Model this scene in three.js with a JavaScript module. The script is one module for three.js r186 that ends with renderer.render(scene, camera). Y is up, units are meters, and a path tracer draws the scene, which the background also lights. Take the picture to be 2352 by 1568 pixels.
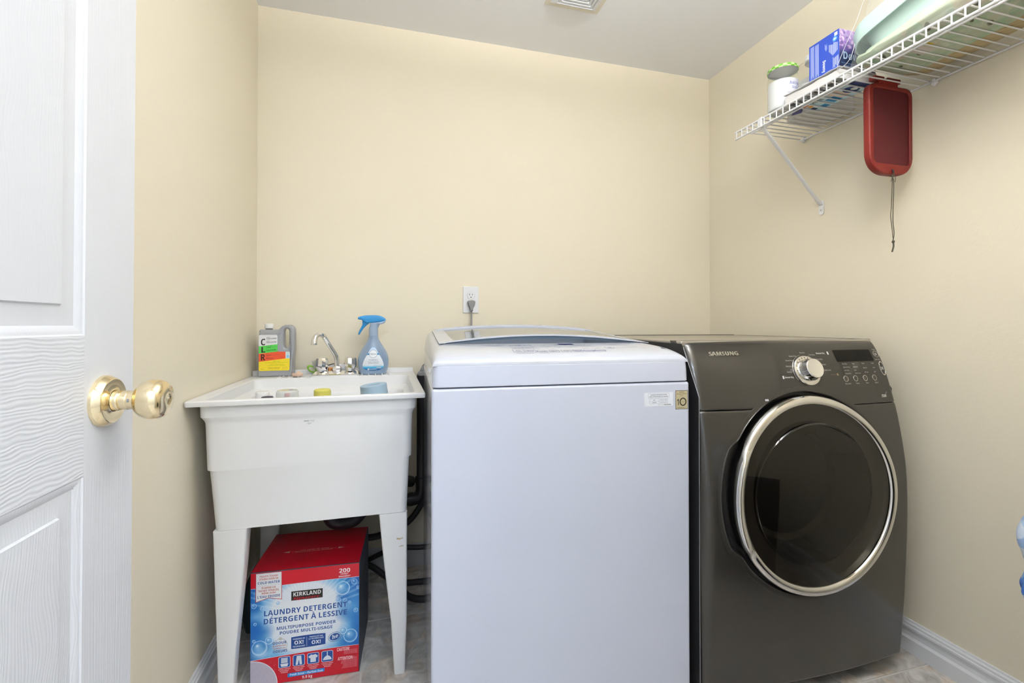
import * as THREE from 'three';
import { RoundedBoxGeometry } from 'three/addons/geometries/RoundedBoxGeometry.js';
import { mergeGeometries, toCreasedNormals } from 'three/addons/utils/BufferGeometryUtils.js';
import { FontLoader } from 'three/addons/loaders/FontLoader.js';
import { TextGeometry } from 'three/addons/geometries/TextGeometry.js';
import { createNoise2D, createNoise3D } from 'simplex-noise';

// ------------------------------------------------------------------ camera, light, exposure
const scene = new THREE.Scene();
scene.background = new THREE.Color(0x0a0a0a);
const camera = new THREE.PerspectiveCamera(2 * Math.atan(784 / 1044.1) * 180 / Math.PI, 1.5, 0.01, 20);
camera.rotation.order = 'YXZ';
camera.position.set(0, 1.03, 1.9885);
camera.rotation.set(0.583 * Math.PI / 180, -15.231 * Math.PI / 180, 0);
camera.setViewOffset(2352, 1568, 0, 49.7, 2352, 1568);      // lens shift (straight verticals)
scene.add(camera);
const renderer = new THREE.WebGLRenderer({ antialias: true });
renderer.toneMapping = THREE.LinearToneMapping;
renderer.toneMappingExposure = 0.60;
renderer.shadowMap.enabled = true;
const UNSEEN_ROOM_LAMP = { x: 0.62, z: 1.56, color: new THREE.Color(1.0, 0.985, 0.96), power: 1.0, up: 11 };  // out of view, placed to light the walls and ceiling evenly
const UNSEEN_HALL_LAMPS = [[-0.25, 2.75], [0.55, 3.1]], UNSEEN_HALL_LIGHT = { color: new THREE.Color(0.84, 0.92, 1.0), power: 1.6, up: 10.0 };  // out of view behind the camera, cool light for the washer front

// ------------------------------------------------------------------ helpers
function rng(s) { return () => { s |= 0; s = s + 0x6D2B79F5 | 0; let t = Math.imul(s ^ s >>> 15, 1 | s); t = t + Math.imul(t ^ t >>> 7, 61 | t) ^ t; return ((t ^ t >>> 14) >>> 0) / 4294967296; }; }
const N2 = createNoise2D(rng(11)), N3 = createNoise3D(rng(7));
const V = (x, y, z) => new THREE.Vector3(x, y, z);
const clamp = (x, a = 0, b = 1) => Math.min(b, Math.max(a, x));
const smooth = (a, b, x) => { const t = clamp((x - a) / (b - a)); return t * t * (3 - 2 * t); };
const lerp = (a, b, t) => a + (b - a) * t;
function interp(x, xs, ys) { if (x <= xs[0]) return ys[0]; for (let i = 1; i < xs.length; i++) if (x <= xs[i]) return lerp(ys[i - 1], ys[i], (x - xs[i - 1]) / (xs[i] - xs[i - 1])); return ys[ys.length - 1]; }
// smooth (Catmull-Rom) version for visible profiles
function sinterp(x, xs, ys) {
  if (x <= xs[0]) return ys[0]; const n = xs.length; if (x >= xs[n - 1]) return ys[n - 1];
  let i = 1; while (x > xs[i]) i++;
  const m = k => k <= 0 ? (ys[1] - ys[0]) / (xs[1] - xs[0]) : k >= n - 1 ? (ys[n - 1] - ys[n - 2]) / (xs[n - 1] - xs[n - 2]) : (ys[k + 1] - ys[k - 1]) / (xs[k + 1] - xs[k - 1]);
  const h = xs[i] - xs[i - 1], t = (x - xs[i - 1]) / h, t2 = t * t, t3 = t2 * t;
  return (2 * t3 - 3 * t2 + 1) * ys[i - 1] + (t3 - 2 * t2 + t) * h * m(i - 1) + (-2 * t3 + 3 * t2) * ys[i] + (t3 - t2) * h * m(i);
}
const mat = (r, g, b, rough = 0.5, metal = 0, extra = {}) => { const { phys, ...e } = extra; const m = phys ? new THREE.MeshPhysicalMaterial({ roughness: rough, metalness: metal, ...phys, ...e }) : new THREE.MeshStandardMaterial({ roughness: rough, metalness: metal, ...e }); m.color.setRGB(r, g, b); return m; };
const names = new Set();
function numbered(n) { let k = n, i = 0; while (names.has(k)) k = n + '_' + String(++i).padStart(3, '0'); names.add(k); return k; }
function shade(m) { m.castShadow = true; m.receiveShadow = true; return m; }
function thing(name, label, category, [x, y, z] = [0, 0, 0], turn = 0, group) {
  const o = new THREE.Group(); o.name = numbered(name); o.position.set(x, y, z); o.rotation.y = turn;
  o.userData = { label, category }; if (group) o.userData.group = group; scene.add(o); return o;
}
function part(name, geo, m, parent, label) { const o = shade(new THREE.Mesh(geo, m)); o.name = name; if (label) o.userData.label = label; parent.add(o); return o; }
// a part given in world coordinates under an unrotated group
function wpart(name, geo, m, parent, label) { geo.translate(-parent.position.x, -parent.position.y, -parent.position.z); return part(name, geo, m, parent, label); }
function solo(name, geo, m, label, category, group) { const o = shade(new THREE.Mesh(geo, m)); o.name = numbered(name); o.userData = { label, category }; if (group) o.userData.group = group; scene.add(o); return o; }
function struct(name, geo, m, parent = scene) { const o = shade(geo ? new THREE.Mesh(geo, m) : new THREE.Group()); o.name = name; if (parent === scene) o.userData.kind = 'structure'; parent.add(o); return o; }
function box(w, h, d, x = 0, y = 0, z = 0, r = 0) { const g = r ? new RoundedBoxGeometry(w, h, d, 3, r) : new THREE.BoxGeometry(w, h, d); g.translate(x, y, z); return g; }
const slab = (x0, x1, y0, y1, z0, z1, r = 0) => box(x1 - x0, y1 - y0, z1 - z0, (x0 + x1) / 2, (y0 + y1) / 2, (z0 + z1) / 2, r);
function cyl(r0, r1, h, x, y, z, n = 32) { const g = new THREE.CylinderGeometry(r1, r0, h, n); g.translate(x, y + h / 2, z); return g; }
function merge(list) { return mergeGeometries(list.map(g => { const h = g.index ? g.toNonIndexed() : g; for (const k of Object.keys(h.attributes)) if (!['position', 'normal', 'uv'].includes(k)) h.deleteAttribute(k); h.morphAttributes = {}; return h; })); }
function tube(pts, r, seg = 40, rad = 10, closed = false) { return new THREE.TubeGeometry(new THREE.CatmullRomCurve3(pts.map(p => p.isVector3 ? p : V(...p)), closed, 'catmullrom', 0.5), seg, r, rad, closed); }
function rod(a, b, r, n = 10) { const A = V(...a), B = V(...b), d = B.clone().sub(A), g = new THREE.CylinderGeometry(r, r, d.length(), n); g.applyQuaternion(new THREE.Quaternion().setFromUnitVectors(V(0, 1, 0), d.clone().normalize())); g.translate((A.x + B.x) / 2, (A.y + B.y) / 2, (A.z + B.z) / 2); return g; }
function lathe(pts, n = 48) { return new THREE.LatheGeometry(pts.map(([r, y]) => new THREE.Vector2(r, y)), n); }
function indexed(pos, uv, idx, crease = 0.6) {
  let g = new THREE.BufferGeometry(); g.setAttribute('position', new THREE.Float32BufferAttribute(pos, 3)); g.setAttribute('uv', new THREE.Float32BufferAttribute(uv, 2)); g.setIndex(idx);
  return creased(g, crease);
}
// loops of points (same count) joined into a skin
function loft(loops, capA = true, capB = true, crease = 0.7) {
  const n = loops[0].length, pos = [], uv = [], idx = [];
  loops.forEach((L, k) => L.forEach((p, i) => { pos.push(p.x, p.y, p.z); uv.push(i / n, k / (loops.length - 1)); }));
  for (let k = 0; k + 1 < loops.length; k++) for (let i = 0; i < n; i++) { const a = k * n + i, b = k * n + (i + 1) % n, c = a + n, d = b + n; idx.push(a, b, d, a, d, c); }
  const cap = (k, flip) => { const c = pos.length / 3, L = loops[k], m = L.reduce((s, p) => s.add(p), V(0, 0, 0)).divideScalar(n); pos.push(m.x, m.y, m.z); uv.push(0.5, 0.5); for (let i = 0; i < n; i++) { const a = k * n + i, b = k * n + (i + 1) % n; flip ? idx.push(c, b, a) : idx.push(c, a, b); } };
  if (capA) cap(0, true); if (capB) cap(loops.length - 1, false);
  return indexed(pos, uv, idx, crease);
}
// rounded rectangle in the xz plane, counter-clockwise seen so that a loft going up faces outward
function rr(x0, x1, z0, z1, r, y, n = 6) {
  const out = [], c = [[x1 - r, z1 - r, 0], [x1 - r, z0 + r, -90], [x0 + r, z0 + r, -180], [x0 + r, z1 - r, -270]];
  for (const [cx, cz, a0] of c) for (let i = 0; i <= n; i++) { const a = (90 + a0 - 90 * i / n) * Math.PI / 180; out.push(V(cx + r * Math.cos(a), y, cz + r * Math.sin(a))); }
  return out;
}
// sheet with thickness from a grid: front(u,v), back(u,v) give points; mask(i,j) keeps a cell
function plate(nx, ny, front, back, mask = () => true, crease = 0.6, flip = false) {
  const pos = [], uv = [], idx = [], W = nx + 1;
  for (const f of [front, back]) for (let j = 0; j <= ny; j++) for (let i = 0; i <= nx; i++) { const p = f(i / nx, j / ny); pos.push(p[0], p[1], p[2]); uv.push(i / nx, j / ny); }
  const o = W * (ny + 1), q = (a, b, c, d) => flip ? idx.push(a, c, b, a, d, c) : idx.push(a, b, c, a, c, d);
  const on = (i, j) => i >= 0 && j >= 0 && i < nx && j < ny && mask((i + 0.5) / nx, (j + 0.5) / ny);
  for (let j = 0; j < ny; j++) for (let i = 0; i < nx; i++) if (on(i, j)) {
    const a = j * W + i, b = a + 1, c = b + W, d = a + W;
    q(a, b, c, d); q(o + a, o + d, o + c, o + b);
    if (!on(i, j - 1)) q(a, o + a, o + b, b); if (!on(i, j + 1)) q(d, c, o + c, o + d);
    if (!on(i - 1, j)) q(a, d, o + d, o + a); if (!on(i + 1, j)) q(b, o + b, o + c, c);
  }
  return indexed(pos, uv, idx, crease);
}
// open single skin (prints that lie on a surface)
function skin(nx, ny, f, flip = false) {
  const pos = [], uv = [], idx = [], W = nx + 1;
  for (let j = 0; j <= ny; j++) for (let i = 0; i <= nx; i++) { const p = f(i / nx, j / ny); pos.push(p[0], p[1], p[2]); uv.push(i / nx, j / ny); }
  for (let j = 0; j < ny; j++) for (let i = 0; i < nx; i++) { const a = j * W + i, b = a + 1, c = b + W, d = a + W; flip ? idx.push(a, c, b, a, d, c) : idx.push(a, b, c, a, c, d); }
  const g = new THREE.BufferGeometry(); g.setAttribute('position', new THREE.Float32BufferAttribute(pos, 3)); g.setAttribute('uv', new THREE.Float32BufferAttribute(uv, 2)); g.setIndex(idx); g.computeVertexNormals(); return g;
}
function shape(pts) { const s = new THREE.Shape(); pts.forEach(([x, y], i) => i ? s.lineTo(x, y) : s.moveTo(x, y)); s.closePath(); return s; }
function rrShape(x0, x1, y0, y1, r, S = THREE.Shape) { const s = new S(); s.moveTo(x0 + r, y0); s.lineTo(x1 - r, y0); s.absarc(x1 - r, y0 + r, r, -Math.PI / 2, 0, false); s.lineTo(x1, y1 - r); s.absarc(x1 - r, y1 - r, r, 0, Math.PI / 2, false); s.lineTo(x0 + r, y1); s.absarc(x0 + r, y1 - r, r, Math.PI / 2, Math.PI, false); s.lineTo(x0, y0 + r); s.absarc(x0 + r, y0 + r, r, Math.PI, Math.PI * 1.5, false); return s; }
function extrude(s, depth, bevel = 0, curve = 12, seg = 3) { return new THREE.ExtrudeGeometry(s, { depth: depth - 2 * bevel, bevelEnabled: bevel > 0, bevelThickness: bevel, bevelSize: bevel, bevelOffset: -bevel, bevelSegments: seg, curveSegments: curve }).translate(0, 0, bevel); }
function spline(pts, closed = true, n = 80) { return new THREE.CatmullRomCurve3(pts.map(([x, y]) => V(x, y, 0)), closed, 'catmullrom', 0.5).getPoints(n).map(p => [p.x, p.y]); }
// canvases
function canvas(w, h, draw) { const c = document.createElement('canvas'); c.width = w; c.height = h; const x = c.getContext('2d'); draw(x, w, h); const t = new THREE.CanvasTexture(c); t.colorSpace = THREE.SRGBColorSpace; t.magFilter = THREE.LinearFilter; t.anisotropy = 8; return t; }
function T(x, s, px, py, font, color, align = 'center', maxW, rot = 0) { x.save(); x.translate(px, py); x.rotate(rot); x.font = font; x.fillStyle = color; x.textAlign = align; x.textBaseline = 'middle'; let k = 1; if (maxW) k = maxW / x.measureText(s).width; x.scale(k, 1); x.fillText(s, 0, 0); x.restore(); }
function rrPath(x, a, b, w, h, r) { x.beginPath(); x.moveTo(a + r, b); x.arcTo(a + w, b, a + w, b + h, r); x.arcTo(a + w, b + h, a, b + h, r); x.arcTo(a, b + h, a, b, r); x.arcTo(a, b, a + w, b, r); x.closePath(); }
function data(w, h, f, srgb = false) { const d = new Uint8Array(w * h * 4); for (let j = 0; j < h; j++) for (let i = 0; i < w; i++) { const c = f(i / w, j / h), k = (j * w + i) * 4; for (let m = 0; m < 3; m++) d[k + m] = clamp(Array.isArray(c) ? c[m] : c) * 255; d[k + 3] = 255; } const t = new THREE.DataTexture(d, w, h); t.magFilter = THREE.LinearFilter; t.minFilter = THREE.LinearFilter; t.wrapS = t.wrapT = THREE.RepeatWrapping; if (srgb) t.colorSpace = THREE.SRGBColorSpace; t.needsUpdate = true; return t; }
const decal = (tex, rough = 0.5, extra = {}) => new THREE.MeshStandardMaterial({ map: tex, transparent: true, roughness: rough, ...extra });
const paper = (tex, rough = 0.55) => new THREE.MeshStandardMaterial({ map: tex, roughness: rough });

// creased normals computed in millimetres (the addon merges corners closer than a hundredth of a unit)
function creased(g, a) { const q = g.clone(); q.scale(1000, 1000, 1000); const r = toCreasedNormals(q, a); r.scale(0.001, 0.001, 0.001); return r; }

// ------------------------------------------------------------------ materials
const M = {
  wall: mat(0.83, 0.768, 0.622, 0.75), ceil: mat(0.92, 0.93, 0.97, 0.85), hall: mat(0.84, 0.84, 0.84, 0.8), trim: mat(0.80, 0.82, 0.86, 0.35),
  door: mat(0.68, 0.70, 0.74, 0.4), plasticWhite: mat(0.84, 0.845, 0.85, 0.35), enamel: mat(0.55, 0.585, 0.695, 0.22, 0, { phys: { clearcoat: 0.6, clearcoatRoughness: 0.06 } }),
  enamelTop: mat(0.54, 0.57, 0.645, 0.22, 0, { phys: { clearcoat: 0.2, clearcoatRoughness: 0.08 } }),
  chrome: mat(0.86, 0.86, 0.87, 0.06, 1), satin: mat(0.74, 0.735, 0.72, 0.09, 1), brass: mat(0.88, 0.74, 0.48, 0.13, 1), black: mat(0.012, 0.012, 0.014, 0.35), rubber: mat(0.02, 0.02, 0.023, 0.55),
  abs: mat(0.018, 0.018, 0.022, 0.45), grout: mat(0.66, 0.65, 0.63, 0.9), wire: mat(0.82, 0.83, 0.85, 0.35), greyPlastic: mat(0.25, 0.26, 0.28, 0.5),
  charcoal: mat(0.034, 0.0315, 0.027, 0.32, 0.35, { phys: { clearcoat: 0.5, clearcoatRoughness: 0.04 } }), sideBlack: mat(0.012, 0.012, 0.013, 0.5), gloss: mat(0.008, 0.008, 0.008, 0.06),
};
{ const b = data(256, 256, (u, v) => 0.5 + 0.25 * N2(u * 60, v * 60) + 0.25 * N2(u * 23 + 9, v * 23)); b.repeat.set(2.2, 2.2); M.wall.bumpMap = b; M.wall.bumpScale = 0.00025; const c = b.clone(); c.repeat.set(1.6, 1.6); M.ceil.bumpMap = c; M.ceil.bumpScale = 0.0004; }

// ------------------------------------------------------------------ room shell
const XL = -0.4999, XR = 1.5963, H = 2.2934, ZF = 1.93, ZH = 3.7;       // left, right, ceiling, front wall inside face, far end of the hall
const floor = struct('floor', slab(XL - 0.6, XR + 0.12, -0.12, -0.002, -0.12, ZH + 0.1), M.grout);
{ const px = 0.3336, pz = 0.3275, x0 = -0.0755, z0 = -0.0025, g = 0.006;
  const tex = [0, 1, 2].map(k => data(192, 192, (u, v) => { const w = 0.6 * N2(u * 3 + k * 17, v * 3 + 4), a = N2(u * 2.2 + w + k * 31, v * 2.6), b = N2(u * 9 + w * 2, v * 9 + k * 5), c = N2(u * 40, v * 40 + k), t = 0.765 + 0.09 * a + 0.06 * b + 0.025 * c, s = smooth(0.1, 0.7, N2(u * 3.3 + k * 7, v * 3.3)); return [t + 0.025 * s + 0.01, t - 0.008 * s, t - 0.04 * s - 0.015]; }, true));
  const ms = tex.map(t => new THREE.MeshStandardMaterial({ map: t, roughness: 0.38 }));
  const geo = (w, d) => { const q = new THREE.BoxGeometry(w, 0.012, d); return q; };
  const r = rng(5), cache = {};
  for (let i = -2; i < 5; i++) for (let j = 0; j < 12; j++) {
    const a = Math.max(x0 + i * px + g / 2, XL - 0.45), b = Math.min(x0 + (i + 1) * px - g / 2, XR + 0.02), c = z0 + j * pz + g / 2, d = z0 + (j + 1) * pz - g / 2; if (b - a < 0.03) continue;
    const key = (b - a).toFixed(4) + (d - c).toFixed(4); cache[key] ??= geo(b - a, d - c);
    const m = part('tile', cache[key], ms[Math.floor(r() * 3)], floor); m.position.set((a + b) / 2, -0.006 + (r() - 0.5) * 0.0006, (c + d) / 2); if (Math.abs(b - a - d + c) < 0.02) m.rotation.y = r() < 0.5 ? 0 : Math.PI;
  } }
struct('ceiling', slab(XL - 0.6, XR + 0.12, H, H + 0.12, -0.12, ZH + 0.1), M.ceil);
const wallUV = g => { const p = g.attributes.position, n = g.attributes.normal, uv = g.attributes.uv; for (let i = 0; i < p.count; i++) uv.setXY(i, Math.abs(n.getX(i)) > 0.5 ? p.getZ(i) : p.getX(i), p.getY(i)); return g; };
struct('wall_back', wallUV(slab(XL - 0.12, XR + 0.12, 0, H, -0.12, 0)), M.wall);
struct('wall_left', wallUV(slab(XL - 0.12, XL, 0, H, 0, ZF)), M.wall);
struct('wall_right', wallUV(slab(XR, XR + 0.12, 0, H, 0, ZF)), M.wall);
const DX0 = -0.40, DX1 = 0.38, DH = 2.05;                                                          // doorway the picture was taken from
struct('wall_front', wallUV(merge([slab(XL - 0.12, DX0, 0, H, ZF, ZF + 0.12), slab(DX1, XR + 0.12, 0, H, ZF, ZF + 0.12), slab(DX0, DX1, DH, H, ZF, ZF + 0.12)])), M.wall);
struct('wall_unseen_hall_left', slab(XL - 0.6, XL - 0.48, 0, H, ZF + 0.12, ZH), M.hall);  // hall behind the camera, out of view, passes lamp light through the doorway
struct('wall_unseen_hall_right', slab(XR, XR + 0.12, 0, H, ZF + 0.12, ZH), M.hall);
struct('wall_unseen_hall_end', slab(XL - 0.6, XR + 0.12, 0, H, ZH, ZH + 0.1), M.hall);
struct('wall_unseen_hall_near', slab(XL - 0.48, XL - 0.12, 0, H, ZF, ZF + 0.12), M.hall);
{ const s = shape([[0, 0], [0.0145, 0], [0.0145, 0.043], [0.012, 0.046], [0.009, 0.05], [0.0085, 0.062], [0.0105, 0.071], [0.012, 0.074], [0.012, 0.080], [0.0095, 0.083], [0.0095, 0.089], [0.006, 0.093], [0.005, 0.0985], [0, 0.0985]]);
  const strip = L => new THREE.ExtrudeGeometry(s, { depth: L, bevelEnabled: false });
  const m = (n, g) => struct(n, g, M.trim);
  m('baseboard_back', strip(XR - XL).rotateY(Math.PI / 2).translate(XL, 0, 0).applyMatrix4(new THREE.Matrix4()));
  m('baseboard_left', strip(ZF).translate(XL, 0, 0));
  m('baseboard_right', strip(ZF).rotateY(Math.PI).translate(XR, 0, ZF));
  const c = 0.06; m('trim_1', merge([slab(DX1, DX1 + c, 0, DH + c, ZF - 0.016, ZF, 0.004), slab(DX0 - c, DX0, 0, DH + c, ZF - 0.016, ZF, 0.004), slab(DX0, DX1, DH, DH + c, ZF - 0.016, ZF, 0.004), slab(DX1 - 0.016, DX1, 0, DH, ZF, ZF + 0.12), slab(DX0, DX0 + 0.016, 0, DH, ZF, ZF + 0.12), slab(DX0 + 0.016, DX1 - 0.016, DH - 0.016, DH, ZF, ZF + 0.12)])); }

// unseen lamps, placed for their light: a glowing dome and a light of its size just below it
function dome(name, label, x, z, r, light, group) {
  const t = thing(name, label, 'ceiling light', [x, H, z], 0, group);
  part('canopy', lathe([[0.0001, -0.022], [0.045, -0.022], [0.062, -0.012], [0.065, 0]], 40), M.trim, t); part('stem', cyl(0.008, 0.008, 0.20, 0, -0.22, 0, 16), M.trim, t);
  const g = mat(0.9, 0.9, 0.88, 0.5, 0, { emissive: light.color, emissiveIntensity: 2.2 });
  part('dome', lathe([[0.0001, -0.245], [r * 0.35, -0.241], [r * 0.7, -0.222], [r * 0.93, -0.185], [r, -0.15], [r * 0.985, -0.148], [r * 0.92, -0.183], [r * 0.7, -0.215], [r * 0.35, -0.233], [0.0001, -0.237]]), g, t);
  part('added_light_shield', lathe([[r * 0.975, -0.1495], [r * 0.9, -0.182], [r * 0.68, -0.212], [r * 0.35, -0.229], [0.0001, -0.233]]), M.trim, t);  // added liner that keeps the upper light off the walls
  const p = new THREE.PointLight(light.color, light.power, 0, 2); p.position.set(0, -0.335, 0); p.castShadow = true; p.shadow.radius = 4; p.shadow.mapSize.set(1024, 1024); t.add(p);
  const q = new THREE.PointLight(light.color, light.up, 0, 2); q.position.set(0.05, -0.168, 0); q.castShadow = true; q.shadow.radius = 1; t.add(q);   // unseen upper light, turned on the ceiling to even out the room
}
dome('unseen_ceiling_light', 'unseen round white bowl lamp on the laundry room ceiling, placed to light the walls evenly', UNSEEN_ROOM_LAMP.x, UNSEEN_ROOM_LAMP.z, 0.15, UNSEEN_ROOM_LAMP);
dome('unseen_ceiling_light', 'unseen bowl lamp under the hall ceiling nearer the left wall, placed to light the washer front', ...UNSEEN_HALL_LAMPS[0], 0.15, UNSEEN_HALL_LIGHT);
dome('unseen_ceiling_light', 'unseen bowl lamp under the hall ceiling nearer the right wall, placed to light the washer front', ...UNSEEN_HALL_LAMPS[1], 0.15, UNSEEN_HALL_LIGHT);

// ------------------------------------------------------------------ door, open along the left wall
{ const D = struct('door_1', null); D.position.set(-0.37, 0, 1.251); D.rotation.y = -1 * Math.PI / 180;
  // local: z runs along the door (free edge at -0.0695), x is the face normal
  const z0 = -0.0695, z1 = 0.665, y1 = 2.03, pan = [[1.016, 1.93], [0.12, 0.839]], pz0 = 0.040, pz1 = 0.553;
  const prof = d => d <= 0 ? 0 : interp(d, [0, 0.002, 0.006, 0.0105, 0.0125, 0.025, 0.0365, 0.0385, 1], [0, -0.0016, -0.0022, -0.0040, -0.0052, -0.0052, -0.0042, -0.0018, -0.0018]);
  const depth = (z, y) => { for (const [a, b] of pan) { const d = Math.min(z - pz0, pz1 - z, y - a, b - y); if (d > 0) return prof(d); } return 0; };
  const lines = (lo, hi, n, extra) => { const s = new Set(); for (let i = 0; i <= n; i++) s.add(lo + (hi - lo) * i / n); extra.forEach(e => s.add(e)); return [...s].sort((a, b) => a - b); };
  const dd = [0, 0.002, 0.004, 0.006, 0.0082, 0.0105, 0.0125, 0.018, 0.025, 0.031, 0.0365, 0.0385];
  const zs = lines(z0, z1, 24, [...dd.map(d => pz0 + d), ...dd.map(d => pz1 - d)]), ys = lines(0.012, y1, 40, pan.flatMap(([a, b]) => [...dd.map(d => a + d), ...dd.map(d => b - d)]));
  const at = (L, t) => { const f = t * (L.length - 1), i = Math.round(f); return L[i]; };
  const g = plate(zs.length - 1, ys.length - 1, (u, v) => { const z = at(zs, u), y = at(ys, v); return [depth(z, y), y, z]; }, (u, v) => [-0.035, at(ys, v), at(zs, u)], undefined, 0.25, true);
  const uv = g.attributes.uv, p = g.attributes.position; for (let i = 0; i < p.count; i++) uv.setXY(i, (p.getZ(i) - z0) / (z1 - z0), p.getY(i) / y1);
  const w = 900, h = 2048;
  const bump = data(w, h, (u, v) => { const z = z0 + u * (z1 - z0), y = v * y1; const inPan = pan.some(([a, b]) => z > pz0 && z < pz1 && y > a && y < b);
    const rail = !inPan && z > pz0 && z < pz1;
    if (rail) { const q = y + 0.003 * N2(z * 8, y * 14) + 0.0014 * N2(z * 26 + 5, y * 40), s = Math.sin(q * 2 * Math.PI / 0.0046 + 2.0 * N2(q * 70, z * 2)); return 0.5 + 0.42 * Math.sign(s) * Math.pow(Math.abs(s), 0.7) * (0.7 + 0.3 * N2(z * 15, y * 90)); }
    const q = z + 0.006 * N2(y * (inPan ? 7 : 2), z * 9), fade = y > 0.85 ? 0.3 + 0.4 * smooth(1.2, 2, y) : 1; return 0.5 + fade * (0.16 * Math.sin(q * 2 * Math.PI / 0.0042 + 2 * N2(q * 90, y * 1.5)) + 0.12 * N2(q * 260, y * 4)); });
  bump.wrapS = bump.wrapT = THREE.ClampToEdgeWrapping; M.door.bumpMap = bump; M.door.bumpScale = 0.00055;
  part('door_slab', g, M.door, D);
  const K = new THREE.Group(); K.name = 'door_knob'; K.position.set(0, 0.927, 0); D.add(K);
  const R = (pts, n = 56) => lathe(pts, n).rotateZ(-Math.PI / 2);
  part('rose', R([[0.0345, 0], [0.0345, 0.003], [0.0335, 0.0055], [0.030, 0.0115], [0.0285, 0.0125], [0.022, 0.0115], [0.0155, 0.012], [0.0145, 0.013]]), M.brass, K);
  part('neck', R([[0.0138, 0.010], [0.0138, 0.0185], [0.0122, 0.019], [0.0122, 0.0205], [0.0128, 0.021], [0.0128, 0.029], [0.0115, 0.0294], [0.0115, 0.0302], [0.0128, 0.0306], [0.0128, 0.0375]]), M.brass, K);
  part('knob', R([[0.0128, 0.0375], [0.0150, 0.0385], [0.0195, 0.0410], [0.0238, 0.0455], [0.0262, 0.0515], [0.0270, 0.0580], [0.0264, 0.0645], [0.0242, 0.0700], [0.0200, 0.0740], [0.0135, 0.0757], [0.0070, 0.0760], [0.0068, 0.0750], [0.0001, 0.0750]]), M.brass, K);
  part('lock_mark', box(0.0022, 0.0045, 0.0016, 0.0335, 0.001, 0.0125), M.greyPlastic, K);
  for (const y of [0.25, 1.0, 1.78]) part('hinge', merge([cyl(0.006, 0.006, 0.09, 0.005, y, z1 + 0.004, 12), box(0.002, 0.09, 0.03, -0.012, y + 0.045, z1 + 0.002)]), M.brass, D);
}

// ------------------------------------------------------------------ ceiling vent
{ const x0 = 0.59, z0 = 0.306, s = 0.226, t = thing('ceiling_vent', 'square white ceiling air vent with concentric louvres at the top of the picture', 'vent', [x0 + s / 2, H, z0 + s / 2]);
  const cream = mat(0.80, 0.76, 0.66, 0.6);
  const ring = (a, b, y0, y1, ya = y1) => { // square ring, outer half a, inner half b, outer top y0.. lower y
    const L = [[a, y0], [a, ya], [b, y1], [b, y0]].map(([h, y]) => [V(h, y, h), V(h, y, -h), V(-h, y, -h), V(-h, y, h)]); return loft([...L, L[0]], false, false, 0.2); };
  part('flange', ring(0.113, 0.094, 0, -0.004, -0.002), cream, t, 'cream painted outer flange');
  part('frame', ring(0.095, 0.074, 0, -0.017, -0.004), M.trim, t);
  for (let k = 0; k < 5; k++) { const a = 0.0715 - k * 0.0142; part('slat', ring(a, Math.max(a - 0.0108, 0.001), -0.003, -0.0165 + 0.001 * k, -0.014 + 0.001 * k), M.trim, t); }
  part('cross_bar', merge([box(0.004, 0.008, 0.142, 0, -0.007, 0), box(0.142, 0.008, 0.004, 0, -0.007, 0)]), M.trim, t);
  part('painted_duct_shade', box(0.146, 0.002, 0.146, 0, -0.0015, 0), mat(0.10, 0.09, 0.06, 0.9), t);  // dark plate, its colour stands for the shade inside the duct
}

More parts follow.
